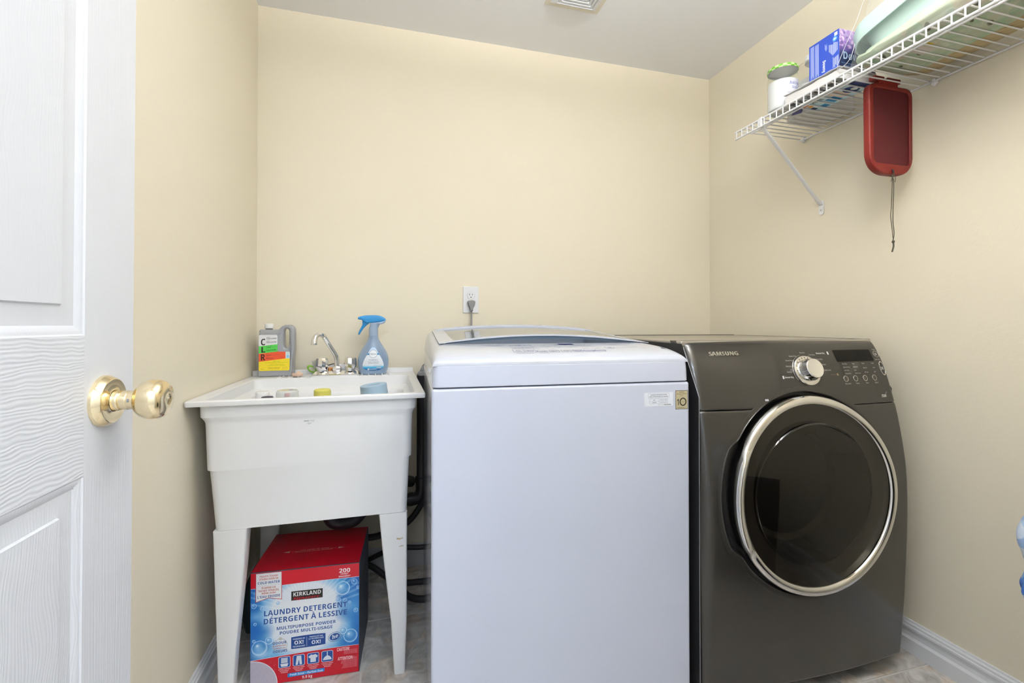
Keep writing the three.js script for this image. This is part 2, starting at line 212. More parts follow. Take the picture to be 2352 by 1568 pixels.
// ------------------------------------------------------------------ laundry tub
{ const t = thing('laundry_tub', 'white plastic laundry tub on four tapered legs in the left corner', 'sink', [-0.195, 0, 0.36]);
  const P = M.plasticWhite;
  const L = [];
  const add = (x0, x1, z0, z1, r, y) => L.push(rr(x0, x1, z0, z1, r, y));
  add(-0.440, 0.054, 0.115, 0.630, 0.022, 0.488); add(-0.452, 0.0605, 0.098, 0.6408, 0.024, 0.648); add(-0.4585, 0.0665, 0.095, 0.641, 0.026, 0.6485);
  add(-0.463, 0.069, 0.090, 0.643, 0.026, 0.770); add(-0.466, 0.072, 0.088, 0.645, 0.026, 0.779); add(-0.472, 0.0785, 0.082, 0.6505, 0.026, 0.789); add(-0.473, 0.0795, 0.081, 0.6515, 0.026, 0.8195);
  add(-0.4955, 0.1025, 0.056, 0.6655, 0.006, 0.8205); add(-0.4965, 0.1035, 0.055, 0.6665, 0.007, 0.823); add(-0.4965, 0.1035, 0.055, 0.6665, 0.007, 0.832); add(-0.4945, 0.1015, 0.057, 0.6645, 0.007, 0.835);
  add(-0.463, 0.078, 0.172, 0.650, 0.022, 0.835); add(-0.460, 0.075, 0.175, 0.647, 0.022, 0.832); add(-0.457, 0.072, 0.179, 0.643, 0.03, 0.802);
  add(-0.453, 0.068, 0.184, 0.640, 0.034, 0.797); add(-0.441, 0.056, 0.212, 0.628, 0.034, 0.785); add(-0.439, 0.054, 0.216, 0.626, 0.034, 0.775); add(-0.415, 0.03, 0.235, 0.605, 0.04, 0.53); add(-0.39, 0.005, 0.26, 0.58, 0.04, 0.512);
  const basin = loft(L, true, true, 0.5); basin.translate(0.195, 0, -0.36);
  part('basin', basin, P, t);
  wpart('splash_lip', slab(-0.4955, 0.099, 0.834, 0.8535, 0.055, 0.066, 0.002), P, t);
  // soap rests: raised nubs at the front of the rear deck
  const nub = []; for (let k = 0; k < 6; k++) nub.push(slab(-0.378 + k * 0.019, -0.3755 + k * 0.019, 0.834, 0.8385, 0.105, 0.1745, 0.001)); for (let k = 0; k < 5; k++) nub.push(slab(-0.098 + k * 0.0245, -0.0945 + k * 0.0245, 0.834, 0.8395, 0.09, 0.1745, 0.001));
  nub.push(slab(-0.288, -0.283, 0.834, 0.838, 0.1, 0.1745, 0.001), slab(-0.392, -0.388, 0.834, 0.838, 0.1, 0.1745, 0.001));
  wpart('soap_rest', merge(nub), P, t);
  for (const front of [1, 0]) for (const left of [1, 0]) {
    const zt = front ? [0.585, 0.6335] : [0.118, 0.165], zb = front ? [0.560, 0.5985] : [0.165, 0.20];
    const top = left ? [-0.4415, -0.361] : [-0.024, 0.0545], mid = left ? [-0.4385, -0.392] : [0.010, 0.0550], bot = left ? [-0.437, -0.404] : [0.0195, 0.0505];
    const lp = (x, z, y, r) => rr(x[0], x[1], z[0], z[1], r, y, 3), zz = k => [lerp(zb[0], zt[0], k), lerp(zb[1], zt[1], k)];
    wpart('leg', loft([lp(bot, zz(0), 0.0, 0.006), lp(mid, zz(0.3), 0.16, 0.006), lp([lerp(mid[0], top[0], 0.72), lerp(mid[1], top[1], 0.72)], zz(0.75), 0.38, 0.006), lp(top, zz(1), 0.4872, 0.006)], true, true, 0.5), P, t);
  }
  const mk = canvas(256, 128, (x) => { T(x, 'MUSTEE', 70, 30, 'bold 34px sans-serif', '#333', 'center', 110); T(x, 'UTILATUB', 190, 28, '22px sans-serif', '#444', 'center', 100); T(x, 'U.S.A.', 210, 54, '18px sans-serif', '#555'); T(x, 'CLEVELAND', 130, 84, '20px sans-serif', '#555', 'center', 110); T(x, 'OHIO', 130, 106, '18px sans-serif', '#666'); });
  wpart('maker_mark', new THREE.PlaneGeometry(0.030, 0.014).translate(-0.2075, 0.7635, 0.6433), decal(mk), t);
  const stain = canvas(128, 128, (x) => { for (const [a, b, o] of [[40, 30, 0.55], [60, 34, 0.5], [90, 30, 0.4], [70, 96, 0.35], [95, 94, 0.4]]) { x.fillStyle = `rgba(214,178,120,${o})`; x.beginPath(); x.ellipse(a, b, 18, 6, 0, 0, 6.3); x.fill(); } });
  const sg = new THREE.PlaneGeometry(0.03, 0.045); sg.rotateX(0.072).translate(0.034, 0.40, 0.6285); wpart('stain', sg, decal(stain, 0.6), t, 'faint brown rust stains');
  // drain trap below
  wpart('drain_trap', merge([cyl(0.028, 0.034, 0.05, -0.19, 0.44, 0.36), tube([[-0.19, 0.46, 0.36], [-0.19, 0.40, 0.36], [-0.17, 0.368, 0.36], [-0.12, 0.36, 0.345], [-0.085, 0.385, 0.33], [-0.075, 0.43, 0.31], [-0.05, 0.45, 0.27], [0.02, 0.44, 0.2], [0.09, 0.405, 0.13]], 0.021, 60, 14), cyl(0.03, 0.03, 0.022, -0.19, 0.405, 0.36)]), M.abs, t);
}

// faucet on the rear deck
{ const t = thing('faucet', 'chrome two-handle faucet with bent spout on the tub deck', 'faucet', [-0.191, 0.835, 0.112]);
  const f = [[-0.083, 0.036], [0.0825, 0.030], [0.0825, -0.024], [-0.083, -0.024]], lp = (k, y, m = 0) => f.map(([x, z]) => V(x * k + m, y, z > 0 ? z * k : z * k));
  part('deck_plate', loft([lp(0.96, 0), lp(1, 0.0035), lp(1, 0.006), [[-0.0755, 0.014], [0.0755, 0.012], [0.0755, -0.020], [-0.0755, -0.020]].map(([x, z]) => V(x, 0.0165, z)), [[-0.073, 0.010], [0.073, 0.010], [0.073, -0.018], [-0.073, -0.018]].map(([x, z]) => V(x, 0.0175, z))], true, true, 0.2), M.chrome, t);
  for (const x of [-0.0525, 0.0495]) { const pts = [[0.0001, 0.015], [0.0140, 0.015], [0.0150, 0.018], [0.0222, 0.034], [0.0233, 0.040], [0.0222, 0.060], [0.0200, 0.0660], [0.014, 0.0695], [0.0001, 0.0705]]; const h = creased(lathe(pts, 10).toNonIndexed(), 0.35); h.rotateY(x > 0 ? 0.3 : 0.1); h.translate(x, 0, 0.008); part('handle', h, M.chrome, t); }
  const S = tube([[0, 0.012, 0.004], [0, 0.05, 0.004], [-0.001, 0.068, 0.006], [-0.008, 0.085, 0.012], [-0.026, 0.120, 0.032], [-0.039, 0.148, 0.058], [-0.0455, 0.157, 0.078], [-0.055, 0.158, 0.094], [-0.062, 0.150, 0.106], [-0.065, 0.135, 0.112], [-0.0655, 0.126, 0.1135]].map(p => V(...p)), 0.0092, 90, 20);
  part('spout', merge([S, lathe([[0.0092, 0.131], [0.0103, 0.130], [0.0103, 0.122], [0.0078, 0.121], [0.007, 0.124], [0.0001, 0.124]], 24).translate(-0.0655, 0, 0.1137)]), M.chrome, t);
  part('spout_collar', creased(lathe([[0.0001, 0.015], [0.0135, 0.015], [0.0180, 0.019], [0.0185, 0.029], [0.0155, 0.034], [0.0095, 0.035]], 8).toNonIndexed(), 0.4).translate(0, 0, 0.004), M.chrome, t);
}

// grey cleaner jug with a moulded handle
{ const t = thing('cleaner_bottle', 'grey plastic cleaner jug with white cap and striped label at the tub corner', 'bottle', [-0.4045, 0.835, 0.094]);
  const u = 0.000205, o = [375, 985], q = (x, y) => [(x - o[0]) * u, (o[1] - y) * u * 1.13];
  const out = []; const arc = (cx, cy, r, a0, a1, n = 8) => { for (let i = 0; i <= n; i++) { const a = lerp(a0, a1, i / n) * Math.PI / 180; out.push(q(cx + r * Math.cos(a), cy - r * Math.sin(a))); } };
  arc(110, 950, 34, 180, 270); arc(625, 950, 34, 270, 360); out.push(q(664, 700), q(680, 555)); out.push(q(682, 300)); arc(590, 240, 92, 0, 100, 12); out.push(q(520, 150), q(470, 175), q(430, 215), q(405, 226)); out.push(q(300, 226), q(170, 226)); arc(125, 250, 26, 90, 180); 
  const S = shape(out.reverse()); const hole = []; for (let i = 0; i < 40; i++) { const a = i / 40 * Math.PI * 2, c = Math.cos(a), s = Math.sin(a); hole.push(q(545 + 44 * c, s > 0 ? 262 + -52 * s : 470 - 55 * s)); } S.holes.push(new THREE.Path(hole.map(p => new THREE.Vector2(...p))));
  const d = 0.056, body = creased(extrude(S, d, 0.007, 12, 4), 0.7).translate(0, 0, -d / 2);
  // the handle corner is thinner than the body
  { const p = body.attributes.position; for (let i = 0; i < p.count; i++) { const x = p.getX(i), y = p.getY(i), k = smooth(0.016, 0.024, x) * smooth(0.100, 0.112, y); p.setZ(i, p.getZ(i) * (1 - 0.42 * k)); } }
  const grey = mat(0.34, 0.35, 0.37, 0.36, 0.1); part('body', body, grey, t);
  const g2 = (x0, y0, x1, y1, dz) => { const [a, b] = q(x0, y0), [c, e] = q(x1, y1); return slab(Math.min(a, c), Math.max(a, c), Math.min(b, e), Math.max(b, e), d / 2 - 0.002, d / 2 + dz, 0.0007); };
  part('ridges', merge([g2(100, 268, 455, 290, 0.0007), g2(92, 902, 652, 912, 0.0007), ...[0, 1, 2, 3, 4].map(k => slab(...[q(602, 0)[0], q(662, 0)[0]], q(0, 290 + k * 44)[1], q(0, 282 + k * 44)[1] + 0.001, 0.0135, 0.0170, 0.0007))]), grey, t);
  const [nx] = q(235, 0); part('neck', cyl(0.0125, 0.0125, 0.008, nx, q(0, 232)[1], 0), mat(0.12, 0.125, 0.13, 0.4), t);
  const ridg = []; for (let i = 0; i < 96; i++) ridg.push(0.0152 + (i % 2 ? 0.0004 : 0)); part('cap', lathe([[0.0001, 0.0185], [0.0135, 0.0185], [0.0152, 0.017], [0.0155, 0.001], [0.0146, 0], [0.0001, 0]], 40).translate(nx, q(0, 208)[1], 0), mat(0.86, 0.86, 0.86, 0.4), t);
  const W = 512, Hh = 640, tex = canvas(W, Hh, x => { const X = v => (v - 100) / 515 * W, Y = v => (v - 308) / 580 * Hh; const poly = (pts, c) => { x.fillStyle = c; x.beginPath(); pts.forEach(([a, b], i) => i ? x.lineTo(X(a), Y(b)) : x.moveTo(X(a), Y(b))); x.fill(); };
    x.fillStyle = '#e6e7ea'; x.fillRect(0, 0, W, Hh); poly([[90, 494], [420, 460], [420, 580], [90, 610]], '#53c450'); poly([[90, 612], [420, 578], [620, 578], [620, 690], [90, 742]], '#d9502a'); poly([[540, 580], [620, 575], [620, 696], [540, 696]], '#dde6f0'); poly([[90, 740], [540, 692], [620, 692], [620, 900], [90, 900]], '#ecd32a');
    const big = (s, a, b, h) => { x.save(); x.translate(X(a), Y(b)); x.transform(1, -0.06, 0, 1, 0, 0); T(x, s, 0, 0, `bold ${h}px sans-serif`, '#1d1a17', 'left', 84 / 515 * W); x.lineJoin = 'round'; x.restore(); };
    big('C', 126, 428, 158); big('L', 128, 550, 140); big('R', 122, 672, 150);
    const sm = (s, a, b, h, w, c = '#26232c') => { x.save(); x.translate(X(a), Y(b)); x.transform(1, -0.06, 0, 1, 0, 0); T(x, s, 0, 0, `bold ${h}px sans-serif`, c, 'left', w / 515 * W); x.restore(); };
    sm('REMOVES', 225, 352, 13, 60); sm('CALCIUM', 225, 374, 28, 164); sm('ENLÈVE', 225, 412, 12, 56); sm('CALCIUM', 222, 432, 28, 164, '#4a3b52'); sm('DISSOLVES', 222, 490, 12, 88, '#174a17'); sm('LIME', 222, 514, 26, 76, '#174a17'); sm('calcaire eau dure', 306, 506, 12, 80, '#2b7a2b'); sm('CALCAIRE', 222, 558, 28, 164, '#0f3a12');
    sm('LIFTS', 218, 614, 13, 44, '#5b1c10'); sm('RUST', 218, 638, 26, 88, '#4a1c10'); sm('and stains off surfaces', 312, 634, 11, 130, '#7a2a18'); sm('ENLÈVE', 218, 668, 12, 52, '#5b1c10'); sm('ROUILLE', 218, 690, 26, 126, '#4a1c10');
    poly([[556, 634], [600, 634], [600, 682], [556, 682]], '#8fc7ea'); x.strokeStyle = '#7fc59a'; x.lineWidth = 5; x.beginPath(); x.arc(X(578), Y(612), 14, 0, 6.3); x.stroke();
    T(x, 'ADVANCED FORMULA', X(390), Y(738), 'bold 16px sans-serif', '#7fae14', 'center', 120 / 515 * W); T(x, 'INDUSTRIAL STRENGTH BATHROOM AND KITCHEN', X(390), Y(757), 'bold 13px sans-serif', '#8fae18', 'center', 380 / 515 * W); T(x, 'CLEANS HARD WATER DEPOSITS', X(395), Y(785), 'bold 13px sans-serif', '#8fae18', 'center', 240 / 515 * W); T(x, 'NETTOIE LES DÉPÔTS CALCAIRES', X(390), Y(803), 'bold 13px sans-serif', '#8fae18', 'center', 300 / 515 * W);
    x.strokeStyle = '#8a7414'; x.lineWidth = 2; x.strokeRect(X(258), Y(832), 186 / 515 * W, 24); T(x, 'CAUTION / ATTENTION', X(351), Y(843), 'bold 15px sans-serif', '#7d6a16', 'center', 176 / 515 * W); for (const yy of [828, 840, 852, 864]) T(x, 'see back panel', X(530), Y(yy), '10px sans-serif', '#a48a1c', 'center', 90 / 515 * W); T(x, '828 mL', X(160), Y(858), 'bold 16px sans-serif', '#8d7a20'); });
  const LS = []; const LA = (cx, cy, r, a0, a1) => { for (let i = 0; i <= 6; i++) { const a = lerp(a0, a1, i / 6) * Math.PI / 180; LS.push(q(cx + r * Math.cos(a), cy - r * Math.sin(a))); } };
  LA(122, 332, 22, 180, 90); LA(385, 332, 20, 90, 0); LS.push(q(406, 560), q(415, 576), q(435, 583)); LA(590, 605, 22, 90, 0); LA(585, 863, 22, 0, -90); LA(122, 863, 22, -90, -180);
  const lg = new THREE.ShapeGeometry(shape(LS)); { const p = lg.attributes.position, v = lg.attributes.uv, a = q(100, 888), b = q(615, 308); for (let i = 0; i < p.count; i++) v.setXY(i, (p.getX(i) - a[0]) / (b[0] - a[0]), (p.getY(i) - a[1]) / (b[1] - a[1])); } lg.translate(0, 0, d / 2 + 0.0004);
  part('label', lg, paper(tex, 0.4), t, 'white, green, orange and yellow printed label');
}

// rubber stopper
{ const t = thing('rubber_stopper', 'small pale pink rubber plug with a tab, beside the grey jug', 'stopper', [-0.325, 0.8385, 0.148]); const m = mat(0.72, 0.52, 0.40, 0.6);
  part('disc', lathe([[0.0001, 0], [0.015, 0], [0.0185, 0.002], [0.0195, 0.009], [0.018, 0.0105], [0.0001, 0.0105]], 40), m, t); part('tab', merge([box(0.011, 0.008, 0.004, 0.004, 0.0135, -0.002, 0.001), rod([-0.003, 0.016, -0.002], [0.010, 0.0175, -0.002], 0.0013, 8)]), m, t); }

// brush, soap bar and nail brush behind the faucet
{ const t = thing('scrub_brush', 'green-rimmed dish brush with white bristles left of the faucet', 'brush', [-0.286, 0.835, 0.082]);
  const S = new THREE.Shape(); S.absellipse(0, 0, 0.021, 0.012, 0, Math.PI * 2); const h = new THREE.Path(); h.absellipse(0, 0, 0.0155, 0.0075, 0, Math.PI * 2); S.holes.push(h);
  const g = extrude(S, 0.009, 0.002, 24); g.rotateY(0.5).rotateZ(-0.75).translate(0.0, 0.024, 0); part('rim', g, mat(0.22, 0.47, 0.03, 0.4), t);
  const c = new THREE.Shape(); c.absellipse(0, 0, 0.0158, 0.0078, 0, Math.PI * 2); part('pad', extrude(c, 0.006, 0.001).rotateY(0.5).rotateZ(-0.75).translate(0, 0.0245, 0.001), mat(0.66, 0.66, 0.50, 0.7), t);
  const b = [], r = rng(3); for (let i = 0; i < 90; i++) { const a = lerp(-0.4, 0.9, r()), z = (r() - 0.5) * 0.02; b.push(rod([0.004 + 0.012 * r(), 0.022 + 0.006 * r(), z], [0.010 + 0.03 * Math.sin(a) * 0.9, 0.034 + 0.022 * Math.cos(a), z * 1.6], 0.0005, 4)); } const bm = part('bristles', merge(b), mat(0.82, 0.82, 0.78, 0.6), t); bm.userData.kind = 'stuff'; }
{ const t = thing('plastic_scoop', 'white curved plastic scoop lying behind the faucet spout', 'scoop', [-0.165, 0.835, 0.0765]);
  const L = []; for (let k = 0; k <= 16; k++) { const s = k / 16, x = -0.07 + 0.14 * s, h = 0.038 * Math.pow(Math.sin(Math.PI * clamp(0.30 + 0.68 * s)), 0.8) + 0.002, w = 0.0085; const lp = []; for (let i = 0; i < 20; i++) { const a = i / 20 * 6.2832; lp.push(V(x, h / 2 + h / 2 * Math.sin(a), w * Math.cos(a))); } L.push(lp); } part('body', loft(L), mat(0.83, 0.84, 0.87, 0.3), t);
  part('grip', tube([[-0.068, 0.032, 0.004], [-0.045, 0.0405, 0.006], [-0.02, 0.041, 0.006]], 0.0016, 20, 8), M.black, t, 'thin black edge'); }
{ const t = thing('cork_stopper', 'small brown cork standing between the left tap handle and the spout', 'cork', [-0.2155, 0.849, 0.105]); part('cork', lathe([[0.0001, 0], [0.0078, 0], [0.0086, 0.004], [0.0083, 0.013], [0.0066, 0.0165], [0.0001, 0.0172]], 24), mat(0.46, 0.22, 0.08, 0.8), t); part('band', lathe([[0.0087, 0.007], [0.0089, 0.008], [0.0088, 0.0105], [0.0085, 0.011]], 24), mat(0.36, 0.15, 0.05, 0.8), t); }

// fabric spray bottle
{ const t = thing('spray_bottle', 'translucent blue spray bottle with bright blue trigger beside the faucet', 'spray bottle', [-0.056, 0.8365, 0.112]);
  const ys = [0, 0.003, 0.010, 0.028, 0.050, 0.066, 0.085, 0.106, 0.122, 0.136, 0.150], rs = [0.047, 0.0495, 0.0515, 0.0565, 0.0583, 0.0565, 0.0495, 0.0375, 0.0275, 0.0205, 0.0172];
  const rx = y => sinterp(y, ys, rs), rz = y => 0.0165 + (rx(y) - 0.0172) * 0.27 + 0.004;
  const loops = []; for (let k = 0; k <= 50; k++) { const y = 0.150 * k / 50, a = rx(y), b = rz(y), lp = []; for (let i = 0; i < 48; i++) { const s = i / 48 * 6.2832, c = Math.cos(s), q = Math.sin(s); lp.push(V(a * Math.sign(c) * Math.pow(Math.abs(c), 0.85), y, b * Math.sign(q) * Math.pow(Math.abs(q), 0.85))); } loops.push(lp); }
  part('body', loft(loops, true, true, 1.2), mat(0.27, 0.37, 0.52, 0.25, 0, { phys: { transmission: 0.12, thickness: 0.02 } }), t);
  const tex = canvas(512, 560, (x, w, h) => { const S = () => { x.beginPath(); x.moveTo(256, 6); x.bezierCurveTo(330, 6, 350, 120, 410, 200); x.bezierCurveTo(470, 290, 520, 400, 500, 470); x.bezierCurveTo(470, 540, 350, 556, 256, 556); x.bezierCurveTo(160, 556, 40, 540, 12, 470); x.bezierCurveTo(-8, 400, 42, 290, 102, 200); x.bezierCurveTo(162, 120, 182, 6, 256, 6); }; S(); x.save(); x.clip(); const g = x.createLinearGradient(0, 0, 0, 560); g.addColorStop(0, '#b4d0ee'); g.addColorStop(0.3, '#dfe9f5'); g.addColorStop(0.4, '#e8edf4'); g.addColorStop(0.77, '#e3e8ef'); g.addColorStop(0.86, '#3aa7d8'); g.addColorStop(0.93, '#1466a0'); g.addColorStop(1, '#0c4478'); x.fillStyle = g; x.fillRect(0, 0, w, h);
      x.fillStyle = '#1f74ad'; x.beginPath(); x.moveTo(60, 160); x.quadraticCurveTo(150, 130, 256, 175); x.quadraticCurveTo(362, 130, 452, 160); x.lineTo(452, 200); x.quadraticCurveTo(362, 170, 256, 205); x.quadraticCurveTo(150, 170, 60, 200); x.fill(); x.restore();
      x.fillStyle = '#eef2f6'; x.strokeStyle = '#3f6f94'; x.lineWidth = 6; x.beginPath(); x.arc(256, 165, 92, 0, 6.3); x.fill(); x.stroke(); T(x, 'febreze', 256, 166, 'italic bold 46px serif', '#4b6a86', 'center', 140); T(x, 'FABRIC', 262, 304, '44px sans-serif', '#5f7890', 'center', 220); T(x, 'EXTRA STRENGTH', 262, 352, 'bold 26px sans-serif', '#7b8ea2', 'center', 260); T(x, 'EXTRA EFFICACE', 262, 382, 'bold 26px sans-serif', '#7b8ea2', 'center', 240); T(x, 'eliminates odours', 356, 424, '20px sans-serif', '#97a6b5', 'center', 190); T(x, 'élimine les odeurs', 356, 448, '20px sans-serif', '#97a6b5', 'center', 200); x.fillStyle = '#9fb6c8'; rrPath(x, 330, 470, 120, 36, 12); x.fill(); x.fillStyle = '#fff'; x.fillRect(126, 500, 40, 40); x.fillStyle = '#1a6ca8'; x.fillRect(143, 504, 6, 32); x.fillRect(130, 517, 32, 6); T(x, 'KILLS ODOUR', 255, 506, 'bold 20px sans-serif', '#dfe8f2', 'center', 150); T(x, 'BACTERIA 500 mL', 264, 530, 'bold 20px sans-serif', '#dfe8f2', 'center', 164); });
  const lab = skin(24, 24, (u, v) => { const y = lerp(0.0135, 0.1065, v), xx = lerp(-0.0405, 0.0405, u), a = rx(y), b = rz(y), k = clamp(Math.abs(xx) / a, 0, 0.999), c = Math.pow(k, 1 / 0.85), s = Math.sqrt(Math.max(0, 1 - c * c)); return [xx, y, b * Math.pow(s, 0.85) + 0.0005]; });
  part('label', lab, decal(tex, 0.35), t, 'drop-shaped white and blue printed label');
  part('collar', loft([0.148, 0.1505, 0.152, 0.178, 0.190, 0.200].map((y, k) => { const a = [0.0168, 0.0165, 0.0172, 0.0168, 0.0175, 0.0205][k], lp = []; for (let i = 0; i < 32; i++) { const s = i / 32 * 6.2832; lp.push(V(a * Math.cos(s) + (k > 3 ? 0.004 * (k - 3) : 0), y, a * 0.9 * Math.sin(s))); } return lp; })), mat(0.36, 0.46, 0.62, 0.35), t);
  const e = (pts, d, m, n, lbl) => part(n, creased(extrude(shape(spline(pts, true, 60)), d, 0.0042, 12, 4), 0.8).translate(0, 0, -d / 2), m, t, lbl);
  const blue = mat(0.015, 0.24, 0.56, 0.3);
  e([[-0.056, 0.2135], [-0.057, 0.2215], [-0.040, 0.2275], [-0.012, 0.2300], [0.022, 0.2285], [0.041, 0.2200], [0.047, 0.2125], [0.042, 0.207], [0.020, 0.2035], [-0.006, 0.2005], [-0.026, 0.1985], [-0.034, 0.2035], [-0.045, 0.2115]], 0.026, blue, 'sprayer_head');
  e([[0.047, 0.2115], [0.030, 0.2055], [0.006, 0.2015], [-0.012, 0.1995], [-0.010, 0.1935], [0.010, 0.1930], [0.028, 0.1945], [0.042, 0.2005]], 0.025, mat(0.36, 0.46, 0.62, 0.35), 'sprayer_back');
  e([[-0.041, 0.2090], [-0.020, 0.2080], [-0.0165, 0.1985], [-0.0265, 0.1895], [-0.0375, 0.1775], [-0.0460, 0.1650], [-0.0520, 0.1540], [-0.0570, 0.1550], [-0.0535, 0.1690], [-0.0465, 0.1830], [-0.0415, 0.1950]], 0.013, blue, 'trigger');
}

// bottles standing in the tub, only their caps show over the rim
{ const shell = (name, label, x, z, top, r, R, build, bodyMat) => { const t = thing(name, label, 'bottle', [x, 0.512, z]); const h = top - 0.512; part('body', lathe([[0.0001, 0.001], [R * 0.94, 0.001], [R, 0.008], [R, h * 0.62], [R * 0.86, h * 0.74], [r * 0.9, h - 0.055], [r * 0.85, h - 0.03]], 40), bodyMat, t); build(t, h, r); return t; };
  const clr = mat(0.90, 0.92, 0.90, 0.15, 0, { phys: { transmission: 0.6, thickness: 0, ior: 1.3 } });
  shell('detergent_bottle', 'bottle with a plain white ribless cap at the left of the tub', -0.376, 0.42, 0.822, 0.0195, 0.039, (t, h, r) => part('cap', lathe([[r + 0.002, h - 0.032], [r, h - 0.003], [r - 0.002, h], [r - 0.004, h - 0.001], [0.0001, h - 0.002]], 40), mat(0.86, 0.86, 0.87, 0.3), t), mat(0.7, 0.72, 0.76, 0.35));
  shell('measuring_cap_bottle', 'bottle with a wide clear measuring cap around a pink spout', -0.298, 0.46, 0.829, 0.0315, 0.044, (t, h, r) => { part('measuring_cap', lathe([[r, h - 0.04], [r, h - 0.006], [r - 0.003, h - 0.001], [r - 0.008, h], [0.0001, h]], 48), clr, t, 'clear cap'); part('spout', lathe([[0.011, h - 0.05], [0.0085, h - 0.016], [0.0075, h - 0.010], [0.0001, h - 0.010]], 24), mat(0.55, 0.12, 0.16, 0.4), t, 'pink spout'); }, mat(0.75, 0.75, 0.73, 0.4));
  shell('navy_cap_bottle', 'low bottle with a dark navy cap between the white and clear caps', -0.334, 0.545, 0.8235, 0.017, 0.03, (t, h, r) => part('cap', lathe([[r, h - 0.03], [r, h - 0.004], [r - 0.003, h], [r - 0.006, h + 0.0005], [0.0001, h + 0.0005]], 32), mat(0.02, 0.02, 0.06, 0.35), t), mat(0.1, 0.1, 0.2, 0.35));
  shell('softener_bottle', 'bottle with a round yellow cap near the middle of the tub', -0.203, 0.42, 0.822, 0.0255, 0.052, (t, h, r) => part('cap', lathe([[r + 0.0005, h - 0.045], [r, h - 0.004], [r - 0.0015, h - 0.001], [r - 0.004, h + 0.001], [0.0001, h + 0.001]], 48), mat(0.72, 0.66, 0.13, 0.5, 0, { phys: { transmission: 0.1, thickness: 0.01 } }), t), mat(0.7, 0.66, 0.25, 0.4));
  { const t = thing('blue_cap_bottle', 'leaning bottle with a wide pale blue slotted cap at the right of the tub', 'bottle', [-0.035, 0.512, 0.415]); const R = 0.0425, m = mat(0.36, 0.50, 0.62, 0.5);
    part('body', lathe([[0.0001, 0.001], [0.045, 0.001], [0.048, 0.008], [0.047, 0.17], [0.04, 0.24], [0.036, 0.255]], 40).rotateZ(0.03), mat(0.4, 0.5, 0.6, 0.4), t);
    const S = new THREE.Shape(); S.absellipse(0, 0, R, R, 0, Math.PI * 2); const hp = new THREE.Path(); hp.absellipse(0.001, 0.002, 0.0225, 0.012, 0, Math.PI * 2); S.holes.push(hp);
    const top = extrude(S, 0.016, 0.002, 40).rotateX(-Math.PI / 2).translate(0, 0.051, 0); const low = lathe([[0.0445, 0], [0.0425, 0.0535], [0.04, 0.0535]], 48);
    part('cap', merge([top, low]).applyMatrix4(new THREE.Matrix4().makeRotationFromEuler(new THREE.Euler(0.03, 0, 0.12))).translate(-0.004, 0.2535, 0), m, t); part('slot', cyl(0.02, 0.02, 0.002, 0, 0, 0, 24).rotateZ(0.12).translate(-0.010, 0.3035, 0), mat(0.05, 0.03, 0.025, 0.9), t, 'dark slot'); }
}

